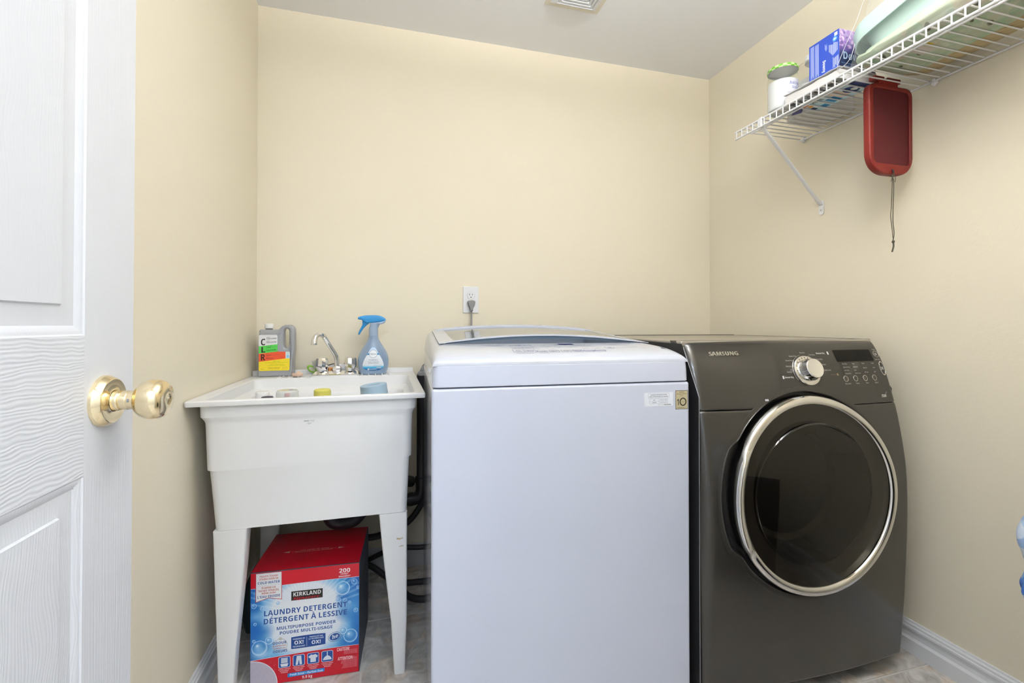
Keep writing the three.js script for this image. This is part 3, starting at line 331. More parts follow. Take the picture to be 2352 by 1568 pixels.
// laundry detergent carton under the tub
{ const w = 0.297, h = 0.322, d = 0.245, t = thing('detergent_carton', 'red and blue laundry detergent carton on the floor under the tub', 'box', [-0.2285, 0.0, 0.5475], -3.5 * Math.PI / 180);
  const front = canvas(1024, 1110, (x, W, Hh) => { const u = a => a * W, v = a => a * Hh, sk = -0.0; const r = rng(21);
    const g = x.createRadialGradient(u(0.5), v(0.42), 60, u(0.5), v(0.45), 640); g.addColorStop(0, '#f4f6f9'); g.addColorStop(0.48, '#e2eaf4'); g.addColorStop(0.68, '#5aa5da'); g.addColorStop(0.86, '#1464b2'); g.addColorStop(1, '#0a4c98'); x.fillStyle = g; x.fillRect(0, 0, W, Hh);
    for (let i = 0; i < 26; i++) { const a = r() < 0.5 ? r() * 0.16 : 1 - r() * 0.16, b = 0.16 + r() * 0.6; const gr = x.createRadialGradient(u(a), v(b), 2, u(a), v(b), 60 + 60 * r()); const c = r() < 0.6 ? '18,96,176' : '190,222,245'; gr.addColorStop(0, `rgba(${c},0.7)`); gr.addColorStop(1, `rgba(${c},0)`); x.fillStyle = gr; x.fillRect(0, 0, W, Hh); }
    for (let i = 0; i < 26; i++) { x.save(); x.translate(u(0.5), v(0.4)); x.rotate(-2.9 + i * 0.105 + r() * 0.05); x.fillStyle = 'rgba(255,255,255,0.25)'; x.beginPath(); x.moveTo(0, 0); x.lineTo(620, -8 - 12 * r()); x.lineTo(620, 10); x.fill(); x.restore(); }
    const bub = (a, b, rad) => { const gr = x.createRadialGradient(u(a) - rad * 0.3, v(b) - rad * 0.35, rad * 0.05, u(a), v(b), rad); gr.addColorStop(0, 'rgba(255,255,255,0.95)'); gr.addColorStop(0.2, 'rgba(190,222,245,0.55)'); gr.addColorStop(0.75, 'rgba(60,140,205,0.35)'); gr.addColorStop(1, 'rgba(225,240,250,0.85)'); x.fillStyle = gr; x.beginPath(); x.arc(u(a), v(b), rad, 0, 6.3); x.fill(); x.strokeStyle = 'rgba(235,245,255,0.8)'; x.lineWidth = 3; x.stroke(); };
    [[0.845, 0.215, 68], [0.955, 0.165, 28], [0.08, 0.665, 70], [0.165, 0.61, 34], [0.92, 0.66, 66], [0.85, 0.605, 34], [0.1, 0.315, 16], [0.245, 0.285, 20], [0.805, 0.32, 20], [0.865, 0.325, 18], [0.99, 0.22, 14], [0.03, 0.29, 22], [0.04, 0.45, 14], [0.97, 0.43, 20], [0.03, 0.6, 14], [0.91, 0.35, 12]].forEach(b => bub(...b));
    x.fillStyle = '#b80d22'; x.beginPath(); x.moveTo(0, 0); x.lineTo(W, 0); x.lineTo(W, v(0.122)); x.quadraticCurveTo(u(0.5), v(0.118), 0, v(0.135)); x.fill(); x.strokeStyle = '#e9eef4'; x.lineWidth = 4; x.beginPath(); x.moveTo(W, v(0.124)); x.quadraticCurveTo(u(0.5), v(0.12), 0, v(0.137)); x.stroke();
    T(x, '200', u(0.862), v(0.053), 'bold 58px sans-serif', '#f1eef0', 'center', 112); T(x, 'LOADS*', u(0.862), v(0.084), 'bold 22px sans-serif', '#f1eef0', 'center', 80); T(x, 'BRASSÉES*', u(0.862), v(0.106), 'bold 22px sans-serif', '#f1eef0', 'center', 118);
    x.fillStyle = '#eceef0'; x.strokeStyle = '#a8182a'; x.lineWidth = 5; x.beginPath(); x.moveTo(u(0.045), v(0.004)); x.lineTo(u(0.278), v(0.004)); x.lineTo(u(0.278), v(0.252)); x.lineTo(u(0.16), v(0.228)); x.lineTo(u(0.045), v(0.258)); x.closePath(); x.fill(); x.stroke();
    const c = u(0.161); const rd = '#b34a41', bl = '#12407e'; T(x, 'FIGHTS TOUGH', c, v(0.034), 'bold 26px sans-serif', rd, 'center', 168); T(x, 'STAINS EVEN IN', c, v(0.059), 'bold 26px sans-serif', rd, 'center', 176); T(x, 'COLD WATER', c, v(0.09), 'bold 34px sans-serif', bl, 'center', 206); x.fillStyle = '#bbb'; x.fillRect(u(0.06), v(0.114), u(0.2), 2); T(x, 'ÉLIMINE LES', c, v(0.136), 'bold 26px sans-serif', rd, 'center', 132); T(x, 'TACHES TENACES,', c, v(0.161), 'bold 26px sans-serif', rd, 'center', 196); T(x, 'MÊME DANS', c, v(0.185), 'bold 24px sans-serif', rd, 'center', 132); T(x, "L'EAU FROIDE", c, v(0.214), 'bold 34px sans-serif', bl, 'center', 212);
    x.fillStyle = '#14130f'; x.fillRect(u(0.365), v(0.195), u(0.29), v(0.082)); T(x, 'KIRKLAND', u(0.51), v(0.224), 'bold 56px sans-serif', '#f2f2f2', 'center', 268); T(x, 'Signature', u(0.5), v(0.26), 'italic bold 34px serif', '#c1162a', 'center', 250);
    const nv = '#16488f'; T(x, 'LAUNDRY DETERGENT', u(0.5), v(0.366), 'bold 74px sans-serif', nv, 'center', u(0.772)); T(x, 'DÉTERGENT À LESSIVE', u(0.5), v(0.437), 'bold 74px sans-serif', nv, 'center', u(0.778)); T(x, 'MULTIPURPOSE POWDER', u(0.505), v(0.513), 'bold 42px sans-serif', nv, 'center', u(0.55)); T(x, 'POUDRE MULTI-USAGE', u(0.505), v(0.557), 'bold 42px sans-serif', nv, 'center', u(0.493));
    x.strokeStyle = '#b8b6b4'; x.lineWidth = 5; x.beginPath(); x.arc(u(0.265), v(0.667), 66, 0, 6.3); x.stroke(); x.fillStyle = '#c4c6bd'; x.beginPath(); x.arc(u(0.268), v(0.607), 16, 0, 6.3); x.fill(); T(x, 'ODOUR', u(0.26), v(0.643), 'bold 36px sans-serif', '#27508c', 'center', 132); T(x, 'ELIMINATING', u(0.26), v(0.668), 'bold 18px sans-serif', '#b1604f', 'center', 120); T(x, 'ÉLIMINE LES', u(0.26), v(0.69), 'bold 18px sans-serif', '#b1604f', 'center', 110); T(x, 'ODEURS', u(0.265), v(0.717), 'bold 36px sans-serif', '#27508c', 'center', 138);
    x.fillStyle = '#123f86'; x.beginPath(); x.moveTo(u(0.366), v(0.607)); x.quadraticCurveTo(u(0.525), v(0.598), u(0.683), v(0.607)); x.lineTo(u(0.683), v(0.706)); x.quadraticCurveTo(u(0.525), v(0.716), u(0.366), v(0.712)); x.fill(); x.fillStyle = '#dfe6ef'; x.fillRect(u(0.508), v(0.618), 3, v(0.085)); T(x, 'POWERED BY', u(0.437), v(0.627), 'bold 20px sans-serif', '#dfe6ef', 'center', 116); T(x, 'OX!', u(0.437), v(0.66), 'bold 50px sans-serif', '#fff', 'center', 92); T(x, 'TECHNOLOGY', u(0.437), v(0.694), 'bold 20px sans-serif', '#dfe6ef', 'center', 118); T(x, 'PROPULSÉ PAR', u(0.596), v(0.624), 'bold 18px sans-serif', '#dfe6ef', 'center', 130); T(x, 'LA TECHNOLOGIE', u(0.596), v(0.642), 'bold 18px sans-serif', '#dfe6ef', 'center', 146); T(x, 'OX!', u(0.596), v(0.677), 'bold 50px sans-serif', '#fff', 'center', 92);
    x.save(); x.translate(u(0.77), v(0.652)); x.rotate(-0.25); x.strokeStyle = '#2a4f86'; x.lineWidth = 4; x.beginPath(); x.ellipse(0, 0, 62, 46, 0, 0, 6.3); x.stroke(); x.fillStyle = '#1a4a90'; x.beginPath(); x.ellipse(0, 0, 50, 35, 0, 0, 6.3); x.fill(); T(x, 'he', 0, -2, 'italic bold 50px serif', '#fff'); x.restore();
    x.fillStyle = '#b80d22'; x.beginPath(); x.moveTo(0, v(0.772)); x.quadraticCurveTo(u(0.55), v(0.745), W, v(0.752)); x.lineTo(W, Hh); x.lineTo(0, Hh); x.fill(); x.strokeStyle = '#e9eef4'; x.lineWidth = 4; x.beginPath(); x.moveTo(0, v(0.771)); x.quadraticCurveTo(u(0.55), v(0.744), W, v(0.751)); x.stroke();
    for (let k = 0; k < 4; k++) { const a = u(0.252 + k * 0.132), b = v(0.772); x.fillStyle = '#174a94'; x.strokeStyle = '#dfe6ef'; x.lineWidth = 5; rrPath(x, a, b, 108, 108, 16); x.fill(); x.stroke(); x.fillStyle = '#dfe6ef';
      if (k === 0) { for (let m = 0; m < 4; m++) { rrPath(x, a + 22, b + 12 + m * 13, 64, 10, 5); x.fill(); } x.beginPath(); x.moveTo(a + 16, b + 68); x.lineTo(a + 92, b + 68); x.lineTo(a + 82, b + 98); x.lineTo(a + 26, b + 98); x.fill(); }
      if (k === 1) { x.beginPath(); x.moveTo(a + 34, b + 10); x.lineTo(a + 76, b + 10); x.lineTo(a + 84, b + 98); x.lineTo(a + 62, b + 98); x.lineTo(a + 56, b + 46); x.lineTo(a + 44, b + 98); x.lineTo(a + 24, b + 98); x.fill(); }
      if (k === 2) { x.beginPath(); x.moveTo(a + 36, b + 14); x.quadraticCurveTo(a + 54, b + 26, a + 72, b + 14); x.lineTo(a + 100, b + 34); x.lineTo(a + 88, b + 52); x.lineTo(a + 80, b + 46); x.lineTo(a + 80, b + 92); x.lineTo(a + 28, b + 92); x.lineTo(a + 28, b + 46); x.lineTo(a + 20, b + 52); x.lineTo(a + 8, b + 34); x.fill(); }
      if (k === 3) { x.fillRect(a + 50, b + 8, 8, 46); x.beginPath(); x.moveTo(a + 54, b + 44); x.quadraticCurveTo(a + 92, b + 56, a + 96, b + 90); x.lineTo(a + 12, b + 90); x.quadraticCurveTo(a + 18, b + 56, a + 54, b + 44); x.fill(); }
      T(x, ['POWERS THROUGH', 'REMOVES DIRT', 'LIFTS STAINS', 'CLEANS FLOORS'][k], a + 54, b + 124, 'bold 14px sans-serif', '#e7c9c9', 'center', 112); T(x, ['DETERGENT', 'PANTALONS', 'CHANDAILS', 'PLANCHERS'][k], a + 54, b + 140, 'bold 14px sans-serif', '#e7c9c9', 'center', 84); T(x, 'POWDER', a + 54, b + 156, 'bold 14px sans-serif', '#e7c9c9', 'center', 64); }
    T(x, 'CAUTION:', u(0.79), v(0.776), 'bold 46px sans-serif', '#efd9dc', 'left', 128); T(x, 'ATTENTION :', u(0.80), v(0.86), 'bold 46px sans-serif', '#efd9dc', 'left', 160); for (let k = 0; k < 16; k++) { if (k > 3 && k < 7) continue; T(x, 'MAY IRRITATE EYES. KEEP OUT OF REACH', u(0.985), v(0.79 + k * 0.0105), '10px sans-serif', '#e0b4ba', 'right', k < 4 ? 130 : 150 + 20 * N2(k, 2)); }
    x.fillStyle = '#1d86cf'; x.beginPath(); x.moveTo(u(0.335), v(0.928)); x.lineTo(u(0.675), v(0.922)); x.lineTo(u(0.675), v(0.954)); x.lineTo(u(0.335), v(0.962)); x.fill(); T(x, 'Fresh Scent • Parfum frais', u(0.505), v(0.942), 'italic bold 30px sans-serif', '#e8f0f8', 'center', u(0.31)); T(x, '9.9 kg', u(0.515), v(0.979), 'bold 40px sans-serif', '#f0e6e8', 'center', 98);
    x.fillStyle = '#bdb7c6'; x.strokeStyle = '#e8e6ec'; x.lineWidth = 8; x.beginPath(); x.arc(u(0.0), v(1.0), 246, 0, 6.3); x.fill(); x.stroke(); for (let i = 0; i < 500; i++) { x.fillStyle = r() < 0.5 ? 'rgba(240,238,246,0.5)' : 'rgba(140,134,160,0.4)'; x.fillRect(r() * 230, Hh - r() * 230, 3, 3); } });
  const top = canvas(512, 420, (x, W, Hh) => { x.fillStyle = '#b00c20'; x.fillRect(0, 0, W, Hh); x.fillStyle = '#d8b9a8'; for (const [a, s] of [[120, -1], [392, 1]]) { x.beginPath(); x.moveTo(a + s * 22, 236); x.lineTo(a - s * 12, 226); x.lineTo(a - s * 12, 246); x.fill(); } T(x, 'LIFT HERE TO OPEN', 256, 228, 'bold 12px sans-serif', '#d8a89a', 'center', 150); T(x, 'SOULEVER POUR OUVRIR', 256, 244, 'bold 12px sans-serif', '#d8a89a', 'center', 190); x.fillRect(140, 235, 34, 2); x.fillRect(338, 235, 34, 2); });
  const side = mat(0.035, 0.05, 0.075, 0.5), e = 0.0012;  // dark navy puts the shade on the carton side into its colour
  part('shaded_carton_body', box(w, h, d, 0, h / 2, -d / 2, 0.0018), side, t);
  part('printed_front', new THREE.PlaneGeometry(w - 0.003, h - 0.003).translate(0, h / 2, e * 0.5), paper(front, 0.35), t);
  part('lid', new THREE.PlaneGeometry(w - 0.003, d - 0.004).rotateX(-Math.PI / 2).translate(0, h + 0.0006, -d / 2), paper(top, 0.35), t, 'plain red top with a lift line');
  part('side_grip', new THREE.ShapeGeometry((() => { const s = new THREE.Shape(); s.absellipse(0, 0, 0.045, 0.014, 0, Math.PI * 2); return s; })(), 24).rotateY(Math.PI / 2).translate(w / 2 + 0.0006, h * 0.74, -d * 0.45), mat(0.10, 0.09, 0.08, 0.8), t);
}

// dark bag slumped against the left wall behind the carton
{ const L = []; const n = 40; for (let k = 0; k <= 30; k++) { const s = k / 30, y = 0.225 * s, w = 0.05 * Math.pow(Math.sin(Math.PI * clamp(0.16 + 0.80 * s)), 0.7) + 0.006, lp = []; for (let i = 0; i < n; i++) { const a = i / n * 6.2832, q = 1 + 0.10 * N3(Math.cos(a) * 1.5, y * 9, Math.sin(a) * 1.5); lp.push(V(w * q * Math.cos(a) * 0.9 + 0.035 * s * s, y, 1.5 * w * q * Math.sin(a))); } L.push(lp); }
  const t = thing('dark_bag', 'dark teal bag slumped on the floor between the carton and left wall', 'bag', [-0.435, 0, 0.235]); part('sack', loft(L, true, true, 1.0), mat(0.02, 0.05, 0.06, 0.5), t); part('tie', lathe([[0.012, 0.215], [0.017, 0.218], [0.017, 0.226], [0.010, 0.230]], 20).translate(0.035, 0, 0), mat(0.35, 0.04, 0.06, 0.6), t, 'red tie'); }

// standpipe, its elbow and the washer's drain hose
{ const t = thing('drain_pipe', 'black plastic drain standpipe rising between the tub and the washer', 'pipe', [0.133, 0, 0.105]);
  part('standpipe', merge([lathe([[0.0205, 0.35], [0.0205, 0.826], [0.0170, 0.826], [0.0170, 0.40]], 32)]), M.abs, t);
  part('elbow', merge([tube([[0, 0.39, 0], [0, 0.36, 0], [-0.008, 0.337, 0], [-0.03, 0.326, 0], [-0.07, 0.326, 0]], 0.0245, 30, 18), cyl(0.0265, 0.0265, 0.02, 0, 0.392, 0), cyl(0.0265, 0.0265, 0.016, 0, 0, 0).rotateZ(Math.PI / 2).translate(-0.035, 0.326, 0)]), M.abs, t);
  part('waste_arm', tube([[-0.06, 0.326, 0], [-0.14, 0.33, 0.0], [-0.20, 0.335, -0.03], [-0.25, 0.34, -0.10]], 0.0205, 30, 14), M.abs, t); }
{ const t = thing('drain_hose', 'grey ribbed washer drain hose hooked into the top of the black standpipe', 'hose', [0.135, 0.826, 0.105]); const pts = [[-0.006, 0.004, 0.004], [0.002, 0.02, 0.004], [0.010, 0.035, 0.002], [0.028, 0.040, -0.004], [0.06, 0.01, -0.01], [0.10, -0.08, -0.02], [0.14, -0.25, -0.02]]; const c = new THREE.CatmullRomCurve3(pts.map(p => V(...p)));
  part('hose', new THREE.TubeGeometry(c, 60, 0.0105, 14), M.greyPlastic, t); part('clip', merge([cyl(0.022, 0.022, 0.007, 0, -0.002, 0), box(0.006, 0.03, 0.006, -0.001, 0.02, 0.011, 0.001), box(0.024, 0.009, 0.016, -0.006, 0.010, 0.008, 0.002)]), mat(0.42, 0.42, 0.43, 0.45), t, 'light grey plastic clip'); }
{ const h = (label, pts, r) => solo('water_hose', tube(pts, r, 80, 12), M.rubber, label, 'hose');
  h('black rubber hose sloping from beside the washer down behind the carton', [[0.19, 0.40, 0.10], [0.136, 0.305, 0.10], [0.08, 0.235, 0.10], [0.0, 0.20, 0.10], [-0.08, 0.19, 0.10], [-0.16, 0.22, 0.09], [-0.2, 0.28, 0.06]], 0.0125);
  h('black rubber hose rising from behind the tub leg to the carton back', [[0.22, 0.16, 0.14], [0.14, 0.14, 0.13], [0.03, 0.145, 0.12], [-0.03, 0.118, 0.10], [-0.08, 0.085, 0.07], [-0.16, 0.05, 0.06]].reverse(), 0.0095);
  h('black rubber hose lying on the floor by the back baseboard', [[-0.20, 0.09, 0.04], [-0.12, 0.075, 0.045], [-0.06, 0.05, 0.055], [0.0, 0.020, 0.095], [0.06, 0.0125, 0.135], [0.12, 0.0125, 0.145], [0.2, 0.0125, 0.15]], 0.0115);
  h('black rubber hose curling on the floor tiles nearer the washer', [[0.06, 0.0135, 0.185], [0.066, 0.0125, 0.215], [0.085, 0.0125, 0.243], [0.115, 0.0125, 0.262], [0.16, 0.0125, 0.268], [0.24, 0.0125, 0.262]], 0.012); }

// wall outlet and the washer's plug
{ const t = thing('wall_outlet', 'white double wall outlet above the washer', 'outlet', [0.352, 1.139, 0]);
  part('cover_plate', extrude(rrShape(-0.0345, 0.0345, -0.0580, 0.0580, 0.003), 0.0055, 0.002), M.trim, t);
  for (const y of [0.0195, -0.0195]) { const S = new THREE.Shape(); S.absarc(0, 0, 0.0172, 0.62, Math.PI - 0.62, false); S.absarc(0, 0, 0.0172, Math.PI + 0.62, -0.62, false); const r = part('receptacle', extrude(S, 0.002, 0.0006).translate(0, y, 0.0052), M.trim, t); part('socket_slots', merge([box(0.0022, 0.008, 0.0006, -0.0063, y + 0.0035, 0.0073), box(0.0022, 0.0066, 0.0006, 0.0063, y + 0.0035, 0.0073), cyl(0.0025, 0.0025, 0.0006, 0, 0, 0, 16).rotateX(Math.PI / 2).translate(0, y - 0.0085, 0.0071)]), M.black, r); const rim = new THREE.TorusGeometry(0.0176, 0.0005, 6, 40).translate(0, y, 0.0056); part('receptacle_edge', rim, mat(0.5, 0.51, 0.53, 0.5), t); }
  part('screw', cyl(0.0028, 0.0028, 0.001, 0, 0, 0, 16).rotateX(Math.PI / 2).translate(0, 0, 0.0055), M.satin, t); }
{ const t = thing('power_cord', 'grey power cord plugged into the lower socket, dropping behind the washer', 'cord', [0.352, 1.1195, 0.0075]); const g = mat(0.22, 0.22, 0.23, 0.5);
  const L = [[0.011, 0.0085, 0, 0.012], [0.0165, 0.0135, 0.004, 0.012], [0.0175, 0.0145, 0.010, 0.010], [0.0165, 0.0125, 0.018, 0.004], [0.012, 0.008, 0.0225, -0.004], [0.007, 0.0045, 0.024, -0.009]];
  const S = spline([[-0.0170, 0.010], [-0.0125, 0.0155], [0, 0.017], [0.0125, 0.0155], [0.0170, 0.010], [0.0150, -0.002], [0.0095, -0.014], [0.0065, -0.022], [0.0055, -0.031], [-0.0055, -0.031], [-0.0065, -0.022], [-0.0095, -0.014], [-0.0150, -0.002]], true, 60);
  part('plug', creased(extrude(shape(S), 0.017, 0.004, 12, 4), 0.8), g, t); part('strain_relief', merge([0, 1, 2, 3].map(k => cyl(0.0052 - k * 0.0003, 0.0052 - k * 0.0003, 0.0024, 0, -0.032 - k * 0.0036, 0.0085, 16))), g, t);
  part('cord', tube([[0, -0.03, 0.0085], [0.0, -0.06, 0.011], [-0.0015, -0.11, 0.018], [-0.0005, -0.16, 0.03], [0.006, -0.24, 0.05], [0.012, -0.42, 0.06], [0.02, -0.6, 0.07]], 0.0036, 60, 10), g, t); }

// ------------------------------------------------------------------ top-loading washer
{ const t = thing('washing_machine', 'white top-loading washing machine with glass lid in the middle of the room', 'washing machine', [0.442, 0, 0.913], -2.8 * Math.PI / 180);
  const ez = [0, 0.004, 0.012, 0.025, 0.040, 0.075, 0.13, 0.2, 0.355, 0.5, 0.7], ey = [0.930, 0.939, 0.947, 0.9525, 0.957, 0.964, 0.9692, 0.9735, 0.983, 0.994, 1.007];
  const E = z => sinterp(-z, ez, ey), round = x => Math.pow(Math.max(0, 1 - Math.pow(Math.abs(x) / 0.3410, 34)), 0.48);
  part('cabinet', box(0.686, 0.856, 0.70, 0, 0.448, -0.35, 0.007), M.enamel, t);
  for (const x of [-0.29, 0.29]) for (const z of [-0.06, -0.62]) part('foot', merge([cyl(0.022, 0.022, 0.008, x, 0.0, z, 20), cyl(0.008, 0.008, 0.02, x, 0.006, z, 12)]), M.rubber, t);
  // fascia between cabinet and control top (slightly drawn in)
  const FL = []; for (const [y, i, f] of [[0.8785, 0.0015, 0.0015], [0.8800, 0.0005, 0.0], [0.905, 0.0012, 0.0008], [0.9285, 0.0026, 0.0022], [0.9294, 0.0034, 0.0032]]) FL.push(rr(-0.3425 + i, 0.3425 - i, -0.70, -f, 0.016, y)); part('fascia', loft(FL, true, true, 0.5), M.enamel, t);
  // control top: rises from the front edge to the back, with a well under the lid
  const zt = [-0.0030, -0.0034, -0.0042, -0.006, -0.008, -0.011, -0.015, -0.02, -0.027, -0.035, -0.045, -0.06, -0.08, -0.105, -0.13, -0.155, -0.18, -0.200, -0.2055, -0.208, -0.22, -0.26, -0.3, -0.36, -0.42, -0.48, -0.54, -0.6, -0.64, -0.648, -0.651, -0.67, -0.685, -0.693, -0.697, -0.699, -0.70];
  const xt = []; for (let i = -40; i <= 40; i++) { const s = i / 40; xt.push(0.3405 * Math.sign(s) * (1 - Math.pow(1 - Math.abs(s), 1.7))); }
  { const add = [-0.3005, -0.298, 0.298, 0.3005]; add.forEach(a => xt.push(a)); xt.sort((a, b) => a - b); }
  const frontRound = z => z > -0.0030 ? 0 : 1, back = z => Math.pow(clamp(1 - Math.pow(clamp((-z - 0.66) / 0.04), 3)), 0.5);
  const well = (x, z) => Math.abs(x) < 0.2995 && z < -0.2068 && z > -0.6495;
  const top = (x, z) => { const e = E(z); let y = 0.930 + (e - 0.930) * round(x) * back(z); if (well(x, z)) y = 0.918; return y; };
  const g = plate(xt.length - 1, zt.length - 1, (u, v) => { const x = xt[Math.round(u * (xt.length - 1))], z = zt[Math.round(v * (zt.length - 1))]; return [x, top(x, z), z]; }, (u, v) => [xt[Math.round(u * (xt.length - 1))], 0.9295, zt[Math.round(v * (zt.length - 1))]].map((c, i) => i === 1 ? (well(xt[Math.round(u * (xt.length - 1))], zt[Math.round(v * (zt.length - 1))]) ? 0.916 : c) : c), undefined, 0.55);
  part('control_top', g, M.enamelTop, t);
  part('drum_opening', merge([new THREE.RingGeometry(0.19, 0.285, 64).rotateX(-Math.PI / 2).scale(1, 1, 0.74).translate(0, 0.9195, -0.428), lathe([[0.192, 0], [0.186, 0.004], [0.19, 0.008], [0.2, 0.004]], 64).scale(1, 1, 0.74).translate(0, 0.9185, -0.428)]), mat(0.42, 0.43, 0.45, 0.5), t);
  part('drum', cyl(0.188, 0.188, 0.0008, 0, 0, 0, 64).scale(1, 1, 0.74).translate(0, 0.9188, -0.428), mat(0.10, 0.10, 0.11, 0.3, 0.8), t);
  // lid: arched frame with a glass pane
  const crown = (x, z) => lerp(0.0245, 0.0185, clamp((-z - 0.2) / 0.45)) * (1 - Math.pow(Math.min(1, Math.abs(x) / 0.332), 2.1));
  const LY = (x, z) => E(z) + 0.0008 + crown(x, z), x0 = -0.314, x1 = 0.330, z0 = -0.196, z1 = -0.66;
  const zf = x => z0 - 0.036 * (1 - Math.pow(Math.abs(x) / 0.32, 2));                     // front lip bows back in the middle
  const pt = (u, v, dy) => { const x = lerp(x0, x1, u), z = lerp(zf(x), z1, v); return [x, LY(x, z) + dy, z]; };
  const nx = 80, nz = 40, hole = (u, v) => u > 0.0625 && u < 0.9375 && v > 0.025 && v < 0.925;
  const lid = part('lid', plate(nx, nz, (u, v) => pt(u, v, 0), (u, v) => pt(u, v, -0.0015 - (v < 0.024 ? 0.0034 : 0.005) * (1 - Math.pow(Math.abs(2 * u - 1), 5))), (u, v) => !hole(u, v), 0.5), M.enamelTop, t);
  part('lid_rear_trim', plate(70, 4, (u, v) => { const x = lerp(x0 + 0.004, x1 - 0.004, u), z = lerp(-0.630, -0.668, v); return [x, LY(x, Math.max(z, z1)) + 0.0062 * Math.pow(1 - Math.pow(Math.abs(2 * u - 1), 6), 0.5), z]; }, (u, v) => { const x = lerp(x0 + 0.004, x1 - 0.004, u), z = lerp(-0.630, -0.668, v); return [x, LY(x, Math.max(z, z1)) - 0.004, z]; }, undefined, 0.5), M.enamelTop, lid);
  part('lid_glass', plate(70, 36, (u, v) => pt(lerp(0.0625, 0.9375, u), lerp(0.025, 0.925, v), -0.0006), (u, v) => pt(lerp(0.0625, 0.9375, u), lerp(0.025, 0.925, v), -0.0042), undefined, 0.8), mat(0.62, 0.66, 0.69, 0.03, 0, { phys: { transmission: 0.85, thickness: 0, ior: 1.52 } }), lid, 'smoked glass pane');
  part('lid_gasket', plate(60, 3, (u, v) => { const p = pt(lerp(0.03, 0.97, u), lerp(0.012, 0.06, v), -0.0052); return p; }, (u, v) => { const p = pt(lerp(0.03, 0.97, u), lerp(0.012, 0.06, v), -0.0052); return [p[0], Math.max(0.918, p[1] - 0.0080 * (1 - Math.pow(Math.abs(2 * u - 1), 3))), p[2]]; }), mat(0.10, 0.16, 0.24, 0.4), lid, 'blue-grey underside of the lid lip');
  // printed controls
  const X0 = -0.325, X1 = 0.325, Z0 = -0.032, Z1 = -0.192, PW = 2048, PH = 504;
  const tex = canvas(PW, PH, x => { const U = a => (a - X0) / (X1 - X0) * PW, W = z => (z - Z1) / (Z0 - Z1) * PH, ink = '#3f4f78', s = PW / (X1 - X0);
    const btn = (a, z, w, d, l1, l2) => { x.strokeStyle = '#5c6684'; x.lineWidth = 3; rrPath(x, U(a) - w * s / 2, W(z) - d * s / 2, w * s, d * s, 12); x.stroke(); if (l2) { T(x, l1, U(a), W(z) - 11, 'bold 24px sans-serif', ink, 'center'); T(x, l2, U(a), W(z) + 13, 'bold 24px sans-serif', ink, 'center'); } else T(x, l1, U(a), W(z), 'bold 28px sans-serif', ink, 'center'); };
    T(x, 'Smart Care', U(-0.166), W(-0.166), 'bold 30px sans-serif', '#40528c', 'center', 210); T(x, 'Soin intelligent', U(-0.164), W(-0.148), '24px sans-serif', '#56649a', 'center', 150);
    [['Normal', 'Cotton'], ['Bedding', ''], ['Hand/', 'Wool'], ['Rinse+', 'Spin'], ['Tub', 'Clean'], ['Speed', 'Wash']].forEach(([a, b], k) => btn([-0.108, -0.077, -0.113, -0.083, -0.118, -0.0865][k], [-0.15, -0.153, -0.095, -0.095, -0.055, -0.056][k], 0.0275, 0.030, a, b));
    [['Temp.'], ['Spin'], ['Soil'], ['Special', 'Care'], ['Custom'], ['Custom']].forEach(([a, b], k) => { const X = [-0.056, -0.0225, 0.011, 0.043, 0.0755, 0.108][k]; btn(X, -0.051, 0.026, 0.021, a, b); for (let m = 0; m < 4; m++) T(x, [['Hot', 'Warm', 'Cool', 'Cold'], ['High', 'Medium', 'Low', 'No Spin'], ['Heavy', 'Normal', 'Light', ''], ['Soak', 'Extra Rinse', 'Fresh Care', ''], ['Delay Wash', 'Child Lock', '', 'Program'], ['Beeper', 'Water Plus', '', 'Program']][k][m], U(X - 0.013), W(-0.135 + m * 0.0195), '20px sans-serif', '#6a7493', 'left'); });
    T(x, 'Tub Clean: press and hold 3 sec.', U(-0.105), W(-0.0345), '17px sans-serif', '#6a7493', 'center', 150); T(x, 'hold 3 sec.', U(-0.052), W(-0.0355), '17px sans-serif', '#6a7493', 'center', 90);
    x.fillStyle = '#12114a'; x.fillRect(U(0.0265), W(-0.181), 0.0455 * s, 0.026 * s);
    x.strokeStyle = '#4f5a80'; x.lineWidth = 4; x.beginPath(); x.ellipse(U(0.149), W(-0.083), 0.0135 * s, 0.013 * s, 0, 0, 6.3); x.stroke(); x.fillStyle = '#2d3a66'; x.beginPath(); x.moveTo(U(0.1445), W(-0.088)); x.lineTo(U(0.1495), W(-0.083)); x.lineTo(U(0.1445), W(-0.078)); x.fill(); x.fillRect(U(0.1505), W(-0.088), 5, 0.010 * s); x.fillRect(U(0.1530), W(-0.088), 5, 0.010 * s);
    x.lineWidth = 3; x.beginPath(); x.ellipse(U(0.186), W(-0.143), 0.011 * s, 0.011 * s, 0, 0, 6.3); x.stroke(); x.beginPath(); x.arc(U(0.186), W(-0.143), 13, -0.9, 4.0); x.stroke(); T(x, 'Power', U(0.166), W(-0.152), 'bold 22px sans-serif', '#5c6684', 'center', 56); T(x, 'Marche', U(0.166), W(-0.134), '20px sans-serif', '#5c6684', 'center', 56);
    T(x, 'Alimentation', U(0.215), W(-0.132), '22px sans-serif', '#6a7493', 'center', 100); T(x, 'Start / Pause  Marche', U(0.196), W(-0.083), '26px sans-serif', '#56618a', 'center', 180);
    x.strokeStyle = '#8089a5'; x.lineWidth = 2; x.strokeRect(U(0.226), W(-0.115), 46, 60); T(x, 'hE', U(0.233), W(-0.095), 'bold 20px sans-serif', '#5c6684'); T(x, 'Smart', U(0.248), W(-0.072), '18px sans-serif', '#7a84a0');
